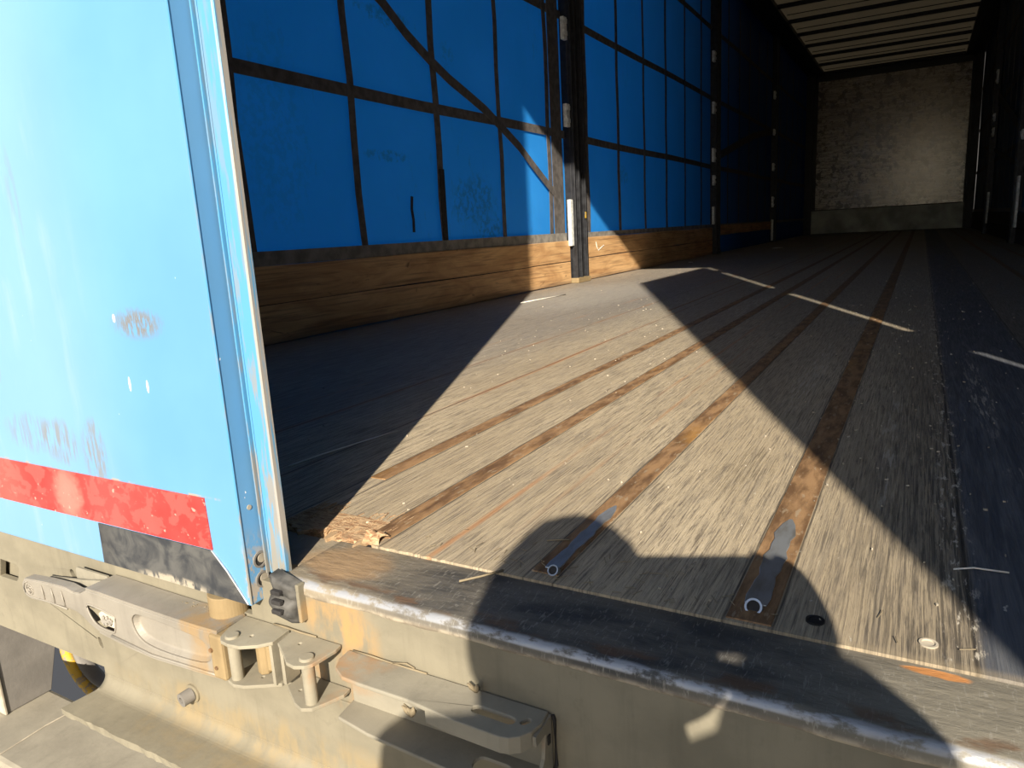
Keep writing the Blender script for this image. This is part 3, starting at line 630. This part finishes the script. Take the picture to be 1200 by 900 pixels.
# pressed rim running back from the outline
n0 = len(bm.verts); ring = []
def rimstrip(bm, pts, y0, y1):
    A = [bm.verts.new((x, y0, z)) for x, z in pts]; C = [bm.verts.new((x, y1, z)) for x, z in pts]
    for i in range(len(pts)-1): bm.faces.new((A[i], A[i+1], C[i+1], C[i]))
o = under(mesh_obj('front_plate', bm, M_HANDLE, bevel=.0010, seg=2), H)
bm = bmesh.new(); rimstrip(bm, out[6:12], YH+.001, -.0870); under(mesh_obj('top_flange', bm, M_HANDLE, solid=.0028), H)
bm = bmesh.new(); rimstrip(bm, out[12:17], YH+.001, -.100); under(mesh_obj('bottom_flange', bm, M_HANDLE, solid=.0028, solid_off=1), H)
bm = bmesh.new(); rimstrip(bm, out[17:]+out[:6], YH+.001, -.110); under(mesh_obj('tip_rim', bm, M_HANDLE, solid=.002, solid_off=0), H)
# back sheet rising behind the grip
under(mesh_obj('back_sheet', plate([(-.372, -.0710), (-.30, -.0610), (-.262, -.0540), (-.262, -.090), (-.372, -.088)], [], FXZ, -.1025, -.1000), M_CHAN), H)
under(mesh_obj('back_tab', plate([(-.325, -.0560), (-.322, -.052), (-.262, -.0520), (-.262, -.075), (-.325, -.075)], [], FXZ, -.0960, -.0935), M_CHAN), H)
# sunk oval and the latch seen through the window
bm = bmesh.new(); A = [bm.verts.new((x, YH+.002, z)) for x, z in oval]; NO = len(oval); cx = sum(p[0] for p in oval)/NO; cz = sum(p[1] for p in oval)/NO
C = [bm.verts.new((cx+(x-cx)*.93, YH+.0075, cz+(z-cz)*.80)) for x, z in oval]
for i in range(NO): bm.faces.new((A[i], A[(i+1) % NO], C[(i+1) % NO], C[i]))
bm.faces.new(C); under(mesh_obj('sunk_panel', bm, M_HANDLE, bevel=.0015, seg=3), H)
wrk = win+[win[0]]; bm = bmesh.new(); sweep(bm, [(x, YH-.0002, z) for x, z in wrk], .0012, 6); under(mesh_obj('window_rim', bm, M_HANDLE, smooth=True), H)
bm = plate([(-.252, -.0840), (-.246, -.0800), (-.218, -.0830), (-.2170, -.0960), (-.2480, -.0965)], [], FXZ, YH+.010, YH+.004); under(mesh_obj('latch_tongue', bm, M_CHIP, bevel=.001), H)
bm = bmesh.new(); 
for i in range(22):
    x = random.uniform(-.247, -.226); z = random.uniform(-.0935, -.0840); tube(bm, (x, YH+.0045, z), (x+random.uniform(-.001, .001), YH+.0022, z), random.uniform(.0010, .0022), 6)
under(mesh_obj('grit', bm, M_HEM), H)
bm = bmesh.new()
for i, x in enumerate((-.352, -.331, -.310)): sweep(bm, [(x-.002, YH-.0003, -.0690+.0015*i*.6), (x+.001, YH-.0010, -.078), (x+.0015, YH-.0003, -.0862)], .0009, 6)
sweep(bm, [(x, YH-.0003, z) for x, z in [(-.305, -.0905+.002), (-.345, -.0900+.002), (-.384, -.0920+.002), (-.3925, -.0875), (-.3945, -.0800), (-.3900, -.0725), (-.384, -.0705)]], .0010, 6)
under(mesh_obj('grip_ribs', bm, M_HANDLE, smooth=True), H)
bm = bmesh.new(); sweep(bm, [(-.3815+.0068*math.cos(a*.4), YH-.0003, -.0800+.0068*math.sin(a*.4)) for a in range(17)], .0007, 6)
sweep(bm, [(-.3775, YH-.0005, -.0775), (-.3815, YH-.0005, -.0765), (-.3845, YH-.0005, -.0785), (-.3815, YH-.0005, -.0805), (-.3785, YH-.0005, -.0825), (-.3815, YH-.0005, -.0845), (-.3850, YH-.0005, -.0835)], .0009, 6)
o = under(mesh_obj('round_emblem', bm, M_HANDLE, smooth=True), H)
# dark slot in the top flange and folds below the plate
under(mesh_obj('flange_slot', bx(-.248, -.224, -.100, -.0965, -.0566, -.0558), M_DARK), H)
bm = bmesh.new(); sweep(bm, [(-.224, YH-.0005, -.1015), (-.1544, YH-.0012, -.1065), (-.07, YH-.001, -.1020), (-.05, YH-.001, -.1005)], .0014, 8); under(mesh_obj('lower_bead', bm, M_HANDLE, smooth=True), H)

# ---- lock rod end standing in the handle
T = empty('lock_rod_end', (-.035, -.106, -.10), 'rust tinged vertical lock rod end rising below the blue door', 'rod')
bm = bmesh.new(); tube(bm, (-.0690, -.0860, -.0550), (-.0690, -.0860, -.0325), .0195, 40); under(mesh_obj('rod', bm, M_RUSTY, smooth=False, bevel=.0008), T)
bm = bmesh.new(); box(bm, -.0565, -.0375, -.1245, -.104, -.1040, -.0565); under(mesh_obj('rod_clamp', bm, M_RUSTY, bevel=.003), T)
bm = bmesh.new(); tube(bm, (-.0530, -.1240, -.073), (-.0530, -.1265, -.073), .0022, 12); tube(bm, (-.0485, -.1240, -.091), (-.0485, -.1262, -.091), .0018, 12); under(mesh_obj('clamp_rivet', bm, M_RUST), T)
# ---- cam keeper brackets
ZT, ZB = -.055, -.102
def keeper(label, top, bot, pin, hole_t, hole_b, web):
    K = empty('cam_keeper', (pin[0], FY, ZB), label, 'bracket')
    under(mesh_obj('top_plate', plate(top, [circ(*hole_t, .0018, 8)], FXY, ZT, ZT-.0035), M_BRACK, bevel=.0009), K)
    under(mesh_obj('bottom_plate', plate(bot, [circ(*hole_b, .0016, 8)], FXY, ZB+.0035, ZB), M_BRACK, bevel=.0009), K)
    bm = bmesh.new(); tube(bm, (pin[0], pin[1], ZB+.003), (pin[0], pin[1], ZT-.003), .0058, 24); under(mesh_obj('pin', bm, M_BRACK, smooth=False), K)
    bm = bmesh.new(); tube(bm, (pin[0], pin[1], ZT-.001), (pin[0], pin[1], ZT+.0022), .0072, 28, .0062); under(mesh_obj('pin_head', bm, M_BRACK, bevel=.0006), K)
    for (a, b2) in web:
        d = Vector((b2[0]-a[0], b2[1]-a[1])); n_ = Vector((-d.y, d.x)).normalized()*.0018
        bm = bmesh.new(); P = [(a[0]+n_.x, a[1]+n_.y), (b2[0]+n_.x, b2[1]+n_.y), (b2[0]-n_.x, b2[1]-n_.y), (a[0]-n_.x, a[1]-n_.y)]
        under(mesh_obj('web', plate(P, [], FXY, ZT-.003, ZB+.003), M_BRACK), K)
    return K
keeper('left cam keeper bracket with a round pin, right of the lock handle',
       [(-.0455, -.0865), (.0150, -.0865), (.0172, -.1100), (.0080, -.1200), (-.0060, -.1285)]+[(-.020, -.1305), (-.031, -.1290), (-.0370, -.1245), (-.0400, -.118), (-.0440, -.1080)],
       [(-.030, -.0865), (.0105, -.0865), (.0195, -.100), (.0200, -.108), (.004, -.118), (-.0104, -.1262), (-.022, -.1290), (-.0326, -.1262), (-.0360, -.1150)],
       (-.0265, -.1190), (-.0100, -.1105), (-.0050, -.1080), [((.0140, -.088), (.0155, -.112))])
keeper('right cam keeper bracket with a round pin, beside the orange rust',
       [(.0190, -.0865), (.0800, -.0865), (.0815, -.0950), (.0790, -.1120), (.0775, -.1200), (.0730, -.1260), (.0640, -.1300), (.0540, -.1285), (.0400, -.1190), (.0225, -.1090)],
       [(.0285, -.0865), (.0850, -.0865), (.0860, -.0960), (.0790, -.112), (.0730, -.1230), (.0640, -.1275), (.0530, -.1240), (.0400, -.1160), (.0270, -.1080)],
       (.0665, -.1160), (.0430, -.1010), (.0440, -.1080), [((.0215, -.088), (.0235, -.107))])
cb = empty('lock_cam', (-.008, -.10, -.08), 'rusty hexagonal lock cam held between the keeper plates', 'cam')
bm = bmesh.new(); tube(bm, (-.0085, -.1005, -.0980), (-.0085, -.1005, -.0590), .0075, 7); tube(bm, (.002, -.1015, -.092), (.002, -.1015, -.066), .005, 8); under(mesh_obj('cam_block', bm, M_RUSTY, bevel=.0015), cb)

# ---- slotted channel right of the keepers
Cn = empty('slotted_channel', (.19, FY, -.108), 'grey slotted steel channel on the beam, right of the cam keepers', 'channel')
topo = [(.0885, -.0862), (.2905, -.0862), (.2915, -.100), (.2890, -.1120), (.2840, -.1205), (.2770, -.1255), (.2700, -.1272), (.2300, -.1262), (.1806, -.1215), (.1300, -.1215), (.1110, -.1205), (.0970, -.1130), (.0900, -.1010)]
under(mesh_obj('top_flange', plate(topo, [slot(.2535, -.1075, .030, .0042, -.02), slot(.2800, -.1040, .004, .0024, 1.0)], FXY, -.0578, -.0615), M_CHAN, bevel=.0010), Cn)
bm = bmesh.new(); A = [(.2905, -.0865), (.2915, -.100), (.2890, -.1120), (.2840, -.1205), (.2770, -.1255), (.2700, -.1272), (.2300, -.1262), (.2000, -.1235)]
V0 = [bm.verts.new((x, y, -.0605)) for x, y in A]; V1 = [bm.verts.new((x, y, -.0715 if i > 3 else -.0715)) for i, (x, y) in enumerate(A)]
for i in range(len(A)-1): bm.faces.new((V0[i], V0[i+1], V1[i+1], V1[i]))
under(mesh_obj('turned_lip', bm, M_CHAN, solid=.0025), Cn)
under(mesh_obj('channel_web', plate([(.0900, -.0600), (.2890, -.0600), (.2890, -.1080), (.0900, -.1100)], [slot(.2380, -.0925, .010, .0060, -.9), slot(.188, -.083, .004, .003, -.6)], FXZ, FY-.0008, FY-.0035), M_CHAN, bevel=.0006), Cn)
under(mesh_obj('web_hole', bx(.229, .247, FY-.0009, FY-.0003, -.104, -.081), M_DARK), Cn)
under(mesh_obj('bottom_flange', plate([(.0885, -.0862), (.2900, -.0862), (.2900, -.1120), (.2750, -.1240), (.2300, -.1235), (.1300, -.1180), (.0920, -.1120)], [slot(.2480, -.1060, .018, .0078, .0)], FXY, -.1080, -.1115), M_CHAN, bevel=.0010), Cn)
under(mesh_obj('end_plate', plate([(-.0862, -.0600), (-.0862, -.1100), (-.1180, -.1100), (-.1000, -.0900), (-.0960, -.0700), (-.1120, -.0700), (-.1120, -.0620)], [], FYZ, .2895, .2925), M_CHAN), Cn)
bm = bmesh.new(); box(bm, .2925, .2935, -.0945, -.0905, -.0810, -.0735); under(mesh_obj('small_slot', bm, M_DARK), Cn)
bm = bmesh.new(); sweep(bm, [(.2935, FY-.001, -.0600), (.2950, FY-.001, -.0640), (.2950, FY-.001, -.104), (.2925, FY-.001, -.1100)], .0016, 8); under(mesh_obj('weld_seam', bm, M_DARK), Cn)
# raised doubler strip under it
under(mesh_obj('doubler_strip', plate([(.045, -.1150), (1.24, -.1090), (1.24, -.1450), (.30, -.1450), (.16, -.1440), (.05, -.1300)], [], FXZ, FY-.0015, FY+.002), M_BEAM, bevel=.0008), B)

# ---- dry straw caught along the keeper
M_PALE = simple('bare_pale_splinter', (.75, .70, .60), .7, 0, .1, 30)
def straw(pts, r_, label, cat='straw', name='straw', grp=None, m=None):
    bm = bmesh.new(); sweep(bm, pts, r_, 6); return tag(mesh_obj(name, bm, m or M_STRAW, smooth=True), label, cat, grp)
straw([(.094, -.0865, -.0572), (.115, -.0880, -.0560), (.128, -.0875, -.0568), (.150, -.0870, -.0574), (.176, -.0868, -.0575)], .0009, 'thin dry stem lying along the back of the slotted channel')
straw([(.140, -.0875, -.0565), (.155, -.0870, -.0535), (.163, -.0868, -.0560)], .0008, 'short bent dry stem crossing the channel edge')
straw([(-.005, -.0875, -.0540), (.012, -.0885, -.0530), (.030, -.0880, -.0540), (.05, -.0870, -.0545)], .0011, 'dry stem lying behind the cam keeper plates')
straw([(.176, -.030, .0005), (.190, -.016, .0015), (.205, .000, .0030)], .0011, 'pale straw lying across the sill left of the head shadow')
def leafclump(x, y, z, label, s_=1.):
    bm = bmesh.new()
    for k in range(5):
        a = random.uniform(0, 6.28); q = [Vector((x, y, z)), Vector((x+.003*math.cos(a)*s_, y-.002, z+.005*s_)), Vector((x+.005*math.cos(a)*s_, y-.004+.002*math.sin(a), z+.009*s_))]
        sweep(bm, q, [.0012*s_, .0022*s_, .0005], 5)
    return tag(mesh_obj('dry_leaf', bm, M_STRAW, smooth=True), label, 'leaf')
leafclump(.2270, -.0900, -.0574, 'curled dry leaf standing on the channel behind its slot')
leafclump(.1815, -.1180, -.0750, 'dry leaf stuck below the front lip of the channel', 1.3).rotation_euler = (0, 0, 0)
bm = bmesh.new()
for i in range(26):
    x = -.105+random.gauss(0, .022); y = -.090+random.uniform(-.006, .0); z = -.0565
    sweep(bm, [(x, y, z+.0008), (x+random.uniform(-.005, .005), y+random.uniform(-.004, .003), z+.002)], .0007, 4)
tag(mesh_obj('straw_litter', bm, M_STRAW), 'scatter of straw bits on top of the lock handle', 'straw', kind='stuff')

# ---- straw and chips over the deck (uncountable litter)
bm = bmesh.new()
for i in range(900):
    if i < 500: x = random.uniform(-.6, 1.0); y = random.uniform(.02, 2.2)
    else: x = random.uniform(-1.1, 1.15); y = random.uniform(1.5, 7.5)
    if random.random() < .25: x = .50+random.gauss(0, .09)
    L = random.uniform(.0012, .0042)*(1 if y < 2 else 1.6); a = random.uniform(0, 3.14); c_, s_ = math.cos(a)*L/2, math.sin(a)*L/2; wd = random.uniform(.25, .6)
    P = [(x-c_, y-s_), (x+s_*wd, y-c_*wd), (x+c_, y+s_), (x-s_*wd, y+c_*wd)]; h = random.uniform(.0006, .0014)
    lo = [bm.verts.new((p, q, .0002)) for p, q in P]; hi = [bm.verts.new((p, q, h+.0008)) for p, q in P]
    bm.faces.new(hi); bm.faces.new(lo[::-1])
    for k in range(4): bm.faces.new((lo[k], lo[(k+1) % 4], hi[(k+1) % 4], hi[k]))
tag(mesh_obj('wood_chips', bm, M_CHIP), 'tiny pale wood chips scattered over the deck', 'chips', kind='stuff')
bm = bmesh.new()
for i in range(60):
    x = .30+random.gauss(0, .10); y = abs(random.gauss(.02, .03))+.004; a = random.uniform(0, 3.14); L = random.uniform(.004, .012)
    sweep(bm, [(x, y, .0014), (x+math.cos(a)*L, y+math.sin(a)*L, .0022)], .0004, 4)
tag(mesh_obj('straw_bits', bm, M_STRAW), 'fine straw bits along the rear edge of the deck', 'straw', kind='stuff')
straw([(.212, .075, .002), (.226, .080, .003), (.232, .085, .002)], .0009, 'short straw left of the grey patched strip end')
straw([(.560, .155, .002), (.575, .163, .0025), (.600, .165, .002)], .0008, 'thin pale splinter in the shade by the navy strip', m=M_PALE)
straw([(-1.0, 2.25, .003), (-.97, 2.45, .004), (-.955, 2.62, .003)], .0022, 'pale splinter in the shade by the left side boards', m=M_PALE)
straw([(-.2345, .160, .0012), (-.225, .215, .0028), (-.212, .285, .0028), (-.200, .36, .0015)], .0011, 'long raised sliver on the shaded deck behind the door', m=M_PALE)
# white paper scraps
def scrap(x, y, s_, label, z=.001):
    bm = bmesh.new(); n = 6; V = [bm.verts.new((x+s_*math.cos(6.28*k/n)*random.uniform(.6, 1.1), y+s_*1.3*math.sin(6.28*k/n)*random.uniform(.6, 1.1), z+random.uniform(0, .006))) for k in range(n)]; bm.faces.new(V)
    return tag(mesh_obj('paper_scrap', bm, M_WHITE, solid=.002, solid_off=1), label, 'scrap')
scrap(-1.06, 5.2, .022, 'small white scrap on the deck beside the left boards')
scrap(-.80, 7.6, .07, 'larger pale scrap flat on the deck in the dark')
scrap(-1.12, 10.9, .035, 'white scrap on the deck beyond the third left post')

# ---- what shows under the beam at the left
U = tag(mesh_obj('underrun_bar', bx(-1.22, 1.2, -.080, .064, -.575, -.456), M_BAR, bevel=.008), 'broad dusty bar below the rear beam, seen at bottom left', 'bar')
for z_ in ((-.86, -.80), ):
    bm = bmesh.new(); sweep(bm, [(-.905, -.07, -.4555), (-.90, .0, -.4552), (-.91, .058, -.4555)], .0012, 4); mesh_obj('paint_crack', bm, M_HEM, U)
bm = bmesh.new(); sweep(bm, [(-.70, -.075, -.4555), (-.705, .0, -.4552), (-.70, .058, -.4555)], .0012, 4); mesh_obj('paint_crack', bm, M_CHIP, U)
bm = plate([(-.012, -.455), (.061, -.455), (.085, -.365), (.085, -.195), (.0, -.195), (-.012, -.30)], [], FYZ, -.800, -.806)
br = tag(mesh_obj('bar_bracket', bm, M_GREYPL, bevel=.001), 'speckled grey bracket plate standing on the underrun bar', 'bracket')
bm = bx(-.83, -.797, -.016, -.012, -.455, -.195); mesh_obj('bracket_flange', bm, M_CHIP, br, bevel=.001)
for xx in (.55, ):
    bm = plate([(-.012, -.455), (.061, -.455), (.085, -.365), (.085, -.195), (.0, -.195), (-.012, -.30)], [], FYZ, xx, xx+.006); tag(mesh_obj('bar_bracket', bm, M_GREYPL, bevel=.001), 'grey bracket plate under the right half of the beam', 'bracket')
R_ = empty('yellow_hoop', (-.925, .22, -.495), 'chipped yellow steel hoop hanging under the trailer at lower left', 'hoop')
def torus(bm, c, R, r1, r2_, n=64, m=10):
    rings = []
    for i in range(n):
        a = 2*math.pi*i/n; rings.append([bm.verts.new((c[0]+(R+r1*math.cos(b))*math.cos(a), c[1]+r2_*math.sin(b), c[2]+(R+r1*math.cos(b))*math.sin(a))) for b in [2*math.pi*k/m for k in range(m)]])
    for i in range(n):
        A = rings[i]; C = rings[(i+1) % n]
        for k in range(m): bm.faces.new((A[k], A[(k+1) % m], C[(k+1) % m], C[k]))
bm = bmesh.new(); torus(bm, (-.925, .20, -.495), .097, .013, .012); under(mesh_obj('hoop_rim', bm, M_YELLOW, smooth=True), R_)
bm = bmesh.new(); torus(bm, (-.925, .215, -.495), .076, .007, .016); under(mesh_obj('inner_ring', bm, M_GREYPL, smooth=True), R_)
under(mesh_obj('hanger_strap', bx(-.94, -.91, .205, .211, -.42, -.03), M_BLACK), R_)
# chassis beams under the deck
for i, x in enumerate((-.5, .5)):
    tag(mesh_obj('chassis_beam', bx(x-.06, x+.06, .05, 13.2, -.36, -.03), M_BLACK, bevel=.004), 'black chassis beam under the %s half of the deck' % ('left', 'right')[i], 'beam')
for k in range(6):
    tag(mesh_obj('cross_member', bx(-1.2, 1.2, .35+2.3*k, .41+2.3*k, -.14, -.03), M_BLACK), 'black cross member under the deck', 'beam', 'cross members under the deck')

#@@PERSON
# ================================================================== THE PHOTOGRAPHER (outside the picture, seen by the shadow)
M_SKIN = simple('skin', (.55, .33, .23), .55, 0, .1, 60); M_JACKET = simple('dark_jacket_cloth', (.05, .055, .07), .9, 0, .3, 60)
M_TROUSER = simple('blue_work_trousers', (.06, .07, .10), .9, 0, .3, 60); M_HAIR = simple('short_dark_hair', (.03, .022, .018), .7, 0, .3, 200); M_SHOE = simple('brown_shoe_leather', (.10, .06, .04), .6)
def skin_mesh(name, verts, edges, radii, mat, parent=None, root=0, subs=2):
    me = bpy.data.meshes.new(name); me.from_pydata([tuple(v) for v in verts], edges, []); me.materials.append(mat)
    o = link(bpy.data.objects.new(name, me)); s = o.modifiers.new('skin', 'SKIN'); s.use_smooth_shade = True
    for i, r in enumerate(radii):
        sv = me.skin_vertices[0].data[i]; sv.radius = (r if isinstance(r, tuple) else (r, r)); sv.use_root = (i == root)
    m = o.modifiers.new('sub', 'SUBSURF'); m.levels = m.render_levels = subs
    if parent: o.parent = parent
    return o
class Sk:
    def __init__(s): s.v = []; s.e = []; s.r = []
    def add(s, p, r, par=None):
        s.v.append(Vector(p)); s.r.append(r)
        if par is not None: s.e.append((par, len(s.v)-1))
        return len(s.v)-1
    def chain(s, pts, par):
        for p, r in pts: par = s.add(p, r, par)
        return par
PH = dict(hc=(.632, -.835, .424), neck=(.665, -.885, .325), chest=(.690, -.945, .14), waist=(.71, -.985, -.10), pelvis=(.71, -1.0, -.26),
          shL=(.505, -.845, .270), elL=(.455, -.770, .02), wrL=(.575, -.650, .165), shR=(.850, -.940, .385), elR=(.776, -.745, .345), wrR=(.705, -.640, .305),
          hiL=(.62, -.96, -.32), knL=(.60, -.95, -.74), anL=(.60, -.99, -1.12), toL=(.54, -.85, -1.165), hiR=(.80, -1.04, -.32), knR=(.81, -1.05, -.74), anR=(.82, -1.10, -1.12), toR=(.78, -.95, -1.165))
Pt = {k: Vector(v) for k, v in PH.items()}
P_ = Sk(); pel = P_.add(Pt['pelvis'], (.10, .08)); wa = P_.add(Pt['waist'], (.115, .085), pel); chs = P_.add(Pt['chest'], (.12, .09), wa)
ub = P_.add(Pt['neck']-Vector((0, 0, .07)), (.07, .055), chs); nk = P_.add(Pt['neck'], .052, ub); hb = P_.add(Pt['neck'].lerp(Pt['hc'], .5), .052, nk)
def arm(k):
    s0 = P_.add(Pt['sh'+k], .048, ub); e = P_.chain([(Pt['sh'+k].lerp(Pt['el'+k], .5), .045), (Pt['el'+k], .038), (Pt['el'+k].lerp(Pt['wr'+k], .4), .036), (Pt['wr'+k], .024)], s0); return e
eL = arm('L'); eR = arm('R')
def leg(k):
    P_.chain([(Pt['hi'+k]-Vector((0, 0, .07)), .065), (Pt['hi'+k].lerp(Pt['kn'+k], .5), .070), (Pt['kn'+k], .055), (Pt['kn'+k].lerp(Pt['an'+k], .4), .055), (Pt['an'+k], .035), (Pt['an'+k].lerp(Pt['to'+k], .5), .034), (Pt['to'+k], .028)], pel)
leg('L'); leg('R')
man = empty('person', (.70, -1.0, -1.2), 'person in dark jacket holding up a phone, behind the camera, only the shadow shows', 'person')
o = under(skin_mesh('body', P_.v, P_.e, P_.r, M_SKIN), man)
# head as a shaped ellipsoid: cranium, jaw, nose, brow, ears
face_dir = (CAM-Pt['hc']); face_dir.z = 0; face_dir.normalize(); side = face_dir.cross(Vector((0, 0, 1)))
def head_pt(a, b, c): return Pt['hc']+side*a+face_dir*b+Vector((0, 0, c))
bm = bmesh.new(); bmesh.ops.create_uvsphere(bm, u_segments=40, v_segments=28, radius=1)
for v in bm.verts:
    x, y, z = v.co; a, b, c = x*.073, y*.094, z*.115
    if z < 0: a *= 1-.30*z*z; b *= 1-.15*z*z
    if y > .3: b *= .93
    n_ = math.exp(-((x*.073)**2)/(.012**2)-((c+.012)/.020)**2) if y > 0 else 0; b += .022*n_
    e = math.exp(-((abs(a)-.031)/.013)**2-((c-.012)/.010)**2) if y > 0 else 0; b -= .009*e
    m = math.exp(-(a/.024)**2-((c+.048)/.006)**2) if y > 0 else 0; b -= .005*m
    v.co = head_pt(a, b, c)
under(mesh_obj('head', bm, M_SKIN, smooth=True), man)
for s_ in (-1, 1):
    bm = bmesh.new(); bmesh.ops.create_uvsphere(bm, u_segments=16, v_segments=10, radius=1)
    for v in bm.verts: x, y, z = v.co; v.co = head_pt(s_*.074+x*.009, -.005+y*.018, -.005+z*.031)
    under(mesh_obj('ear', bm, M_SKIN, smooth=True), man)
    bm = bmesh.new(); bmesh.ops.create_uvsphere(bm, u_segments=16, v_segments=10, radius=1)
    for v in bm.verts: x, y, z = v.co; v.co = head_pt(s_*.031+x*.011, .078+y*.007, .012+z*.008)
    under(mesh_obj('eye', bm, M_WHITE, smooth=True), man)
bm = bmesh.new(); bmesh.ops.create_uvsphere(bm, u_segments=40, v_segments=28, radius=1)
bmesh.ops.delete(bm, geom=[v for v in bm.verts if v.co.z < -.35+.75*max(0, v.co.y)+.1*(v.co.y > .2)], context='VERTS')
for v in bm.verts: x, y, z = v.co; k = 1+.02*math.sin(20*x)*math.sin(17*z+9*y); v.co = head_pt(x*.080*k, y*.100*k-.002, z*.122*k)
under(mesh_obj('hair', bm, M_HAIR, smooth=True, solid=.004), man)
# hands
PC = CAM+r2*.058-u2*.012-fwd*.012        # phone centre, the lens at the camera
def hand(k, knuckle, palm_n, fdir, spread, curls, rr=1.):
    w_ = Pt['wr'+k]; h = Sk(); wv = h.add(w_, (.026, .020)); pc = h.add(w_.lerp(knuckle, .55), (.036, .017), wv); kc = h.add(knuckle, (.036, .014), pc)
    for i, L in enumerate((.070, .080, .075, .060)):
        b0 = knuckle+spread*(-.030+.020*i); b = h.add(b0, .0095*rr, kc)
        p = b0; d = fdir.normalized()
        for j, f_ in enumerate((.45, .32, .23)):
            d = (d+palm_n*curls[i][j]).normalized(); p = p+d*L*f_; b = h.add(p, (.0088-.0010*j)*rr, b)
    tb = h.add(w_.lerp(knuckle, .35)+spread*(-.036), .012, wv); d = (fdir*.6-spread*.8+palm_n*.3).normalized(); p = h.v[tb]
    for L in (.032, .026): d = (d+palm_n*.35).normalized(); p = p+d*L; tb = h.add(p, .0095, tb)
    return under(skin_mesh('hand', h.v, h.e, h.r, M_SKIN), man)
hand('R', PC+r2*.092+u2*.004-fwd*.020, fwd*1.0-r2*.3, (u2*.22+r2*.05+fwd*.5), (r2*.75-fwd*.25+u2*.35)*.85, [(.5, .9, 1.), (.45, .9, 1.), (.4, .9, 1.), (.4, .9, 1.)], 1.15)
hand('L', PC-r2*.020-u2*.058-fwd*.030, u2*1.0, (fwd*.5+r2*.5+u2*.1), r2*.3-u2*.2-fwd*.9, [(.1, .5, .6)]*4)
# clothes: separate closed shells just outside the body
J = Sk(); a0 = J.add(Pt['pelvis']-Vector((0, 0, .08)), (.175, .135)); a1 = J.add(Pt['waist'], (.15, .115), a0); a2 = J.add(Pt['chest'], (.172, .135), a1); a3 = J.add(Pt['neck']-Vector((0, 0, .07)), (.12, .085), a2); a4 = J.add(Pt['neck']-Vector((0, 0, .015)), (.124, .10), a3); J.add(Pt['neck']+Vector((.04, -.03, .05)), (.108, .09), a4)
for k in 'LR':
    b = J.add(Pt['sh'+k], .075, a3); J.chain([(Pt['sh'+k].lerp(Pt['el'+k], .5), .070), (Pt['el'+k], .070), (Pt['el'+k].lerp(Pt['wr'+k], .5), .064), (Pt['el'+k].lerp(Pt['wr'+k], .9), .036)], b)
under(skin_mesh('jacket', J.v, J.e, J.r, M_JACKET), man)
T_ = Sk(); aw = T_.add(Pt['pelvis']+Vector((0, 0, .09)), (.135, .105)); a0 = T_.add(Pt['pelvis']-Vector((0, 0, .03)), (.145, .11), aw)
for k in 'LR':
    T_.chain([(Pt['hi'+k]-Vector((0, 0, .11)), .088), (Pt['hi'+k].lerp(Pt['kn'+k], .5), .090), (Pt['kn'+k], .072), (Pt['kn'+k].lerp(Pt['an'+k], .5), .068), (Pt['kn'+k].lerp(Pt['an'+k], .97), .058)], a0)
under(skin_mesh('trousers', T_.v, T_.e, T_.r, M_TROUSER), man)
for k in 'LR':
    f_ = Sk(); a0 = f_.add(Pt['an'+k]-Vector((0, 0, .03)), .042); f_.add(Pt['to'+k].lerp(Pt['an'+k], .5)*1-Vector((0, 0, .01)), .042, a0); f_.add(Pt['to'+k], (.036, .030), 1)
    under(skin_mesh('shoe', f_.v, f_.e, f_.r, M_SHOE), man)
# the phone itself
ph = empty('phone', PC, 'black phone held sideways in both hands, at the camera', 'phone')
bm = bmesh.new()
def pbox(bm, w2, h2, t0, t1, c=PC):
    P = [c+r2*x+u2*y+fwd*t for x in (-w2, w2) for y in (-h2, h2) for t in (t0, t1)]; V = [bm.verts.new(p) for p in P]
    for q in ((0,1,3,2),(4,6,7,5),(0,4,5,1),(2,3,7,6),(0,2,6,4),(1,5,7,3)): bm.faces.new([V[i] for i in q])
pbox(bm, .080, .038, -.004, .004); under(mesh_obj('phone_body', bm, M_BLACK, bevel=.003), ph)
bm = bmesh.new(); pbox(bm, .077, .035, -.0046, -.0040); under(mesh_obj('screen', bm, M_RUBBER), ph)
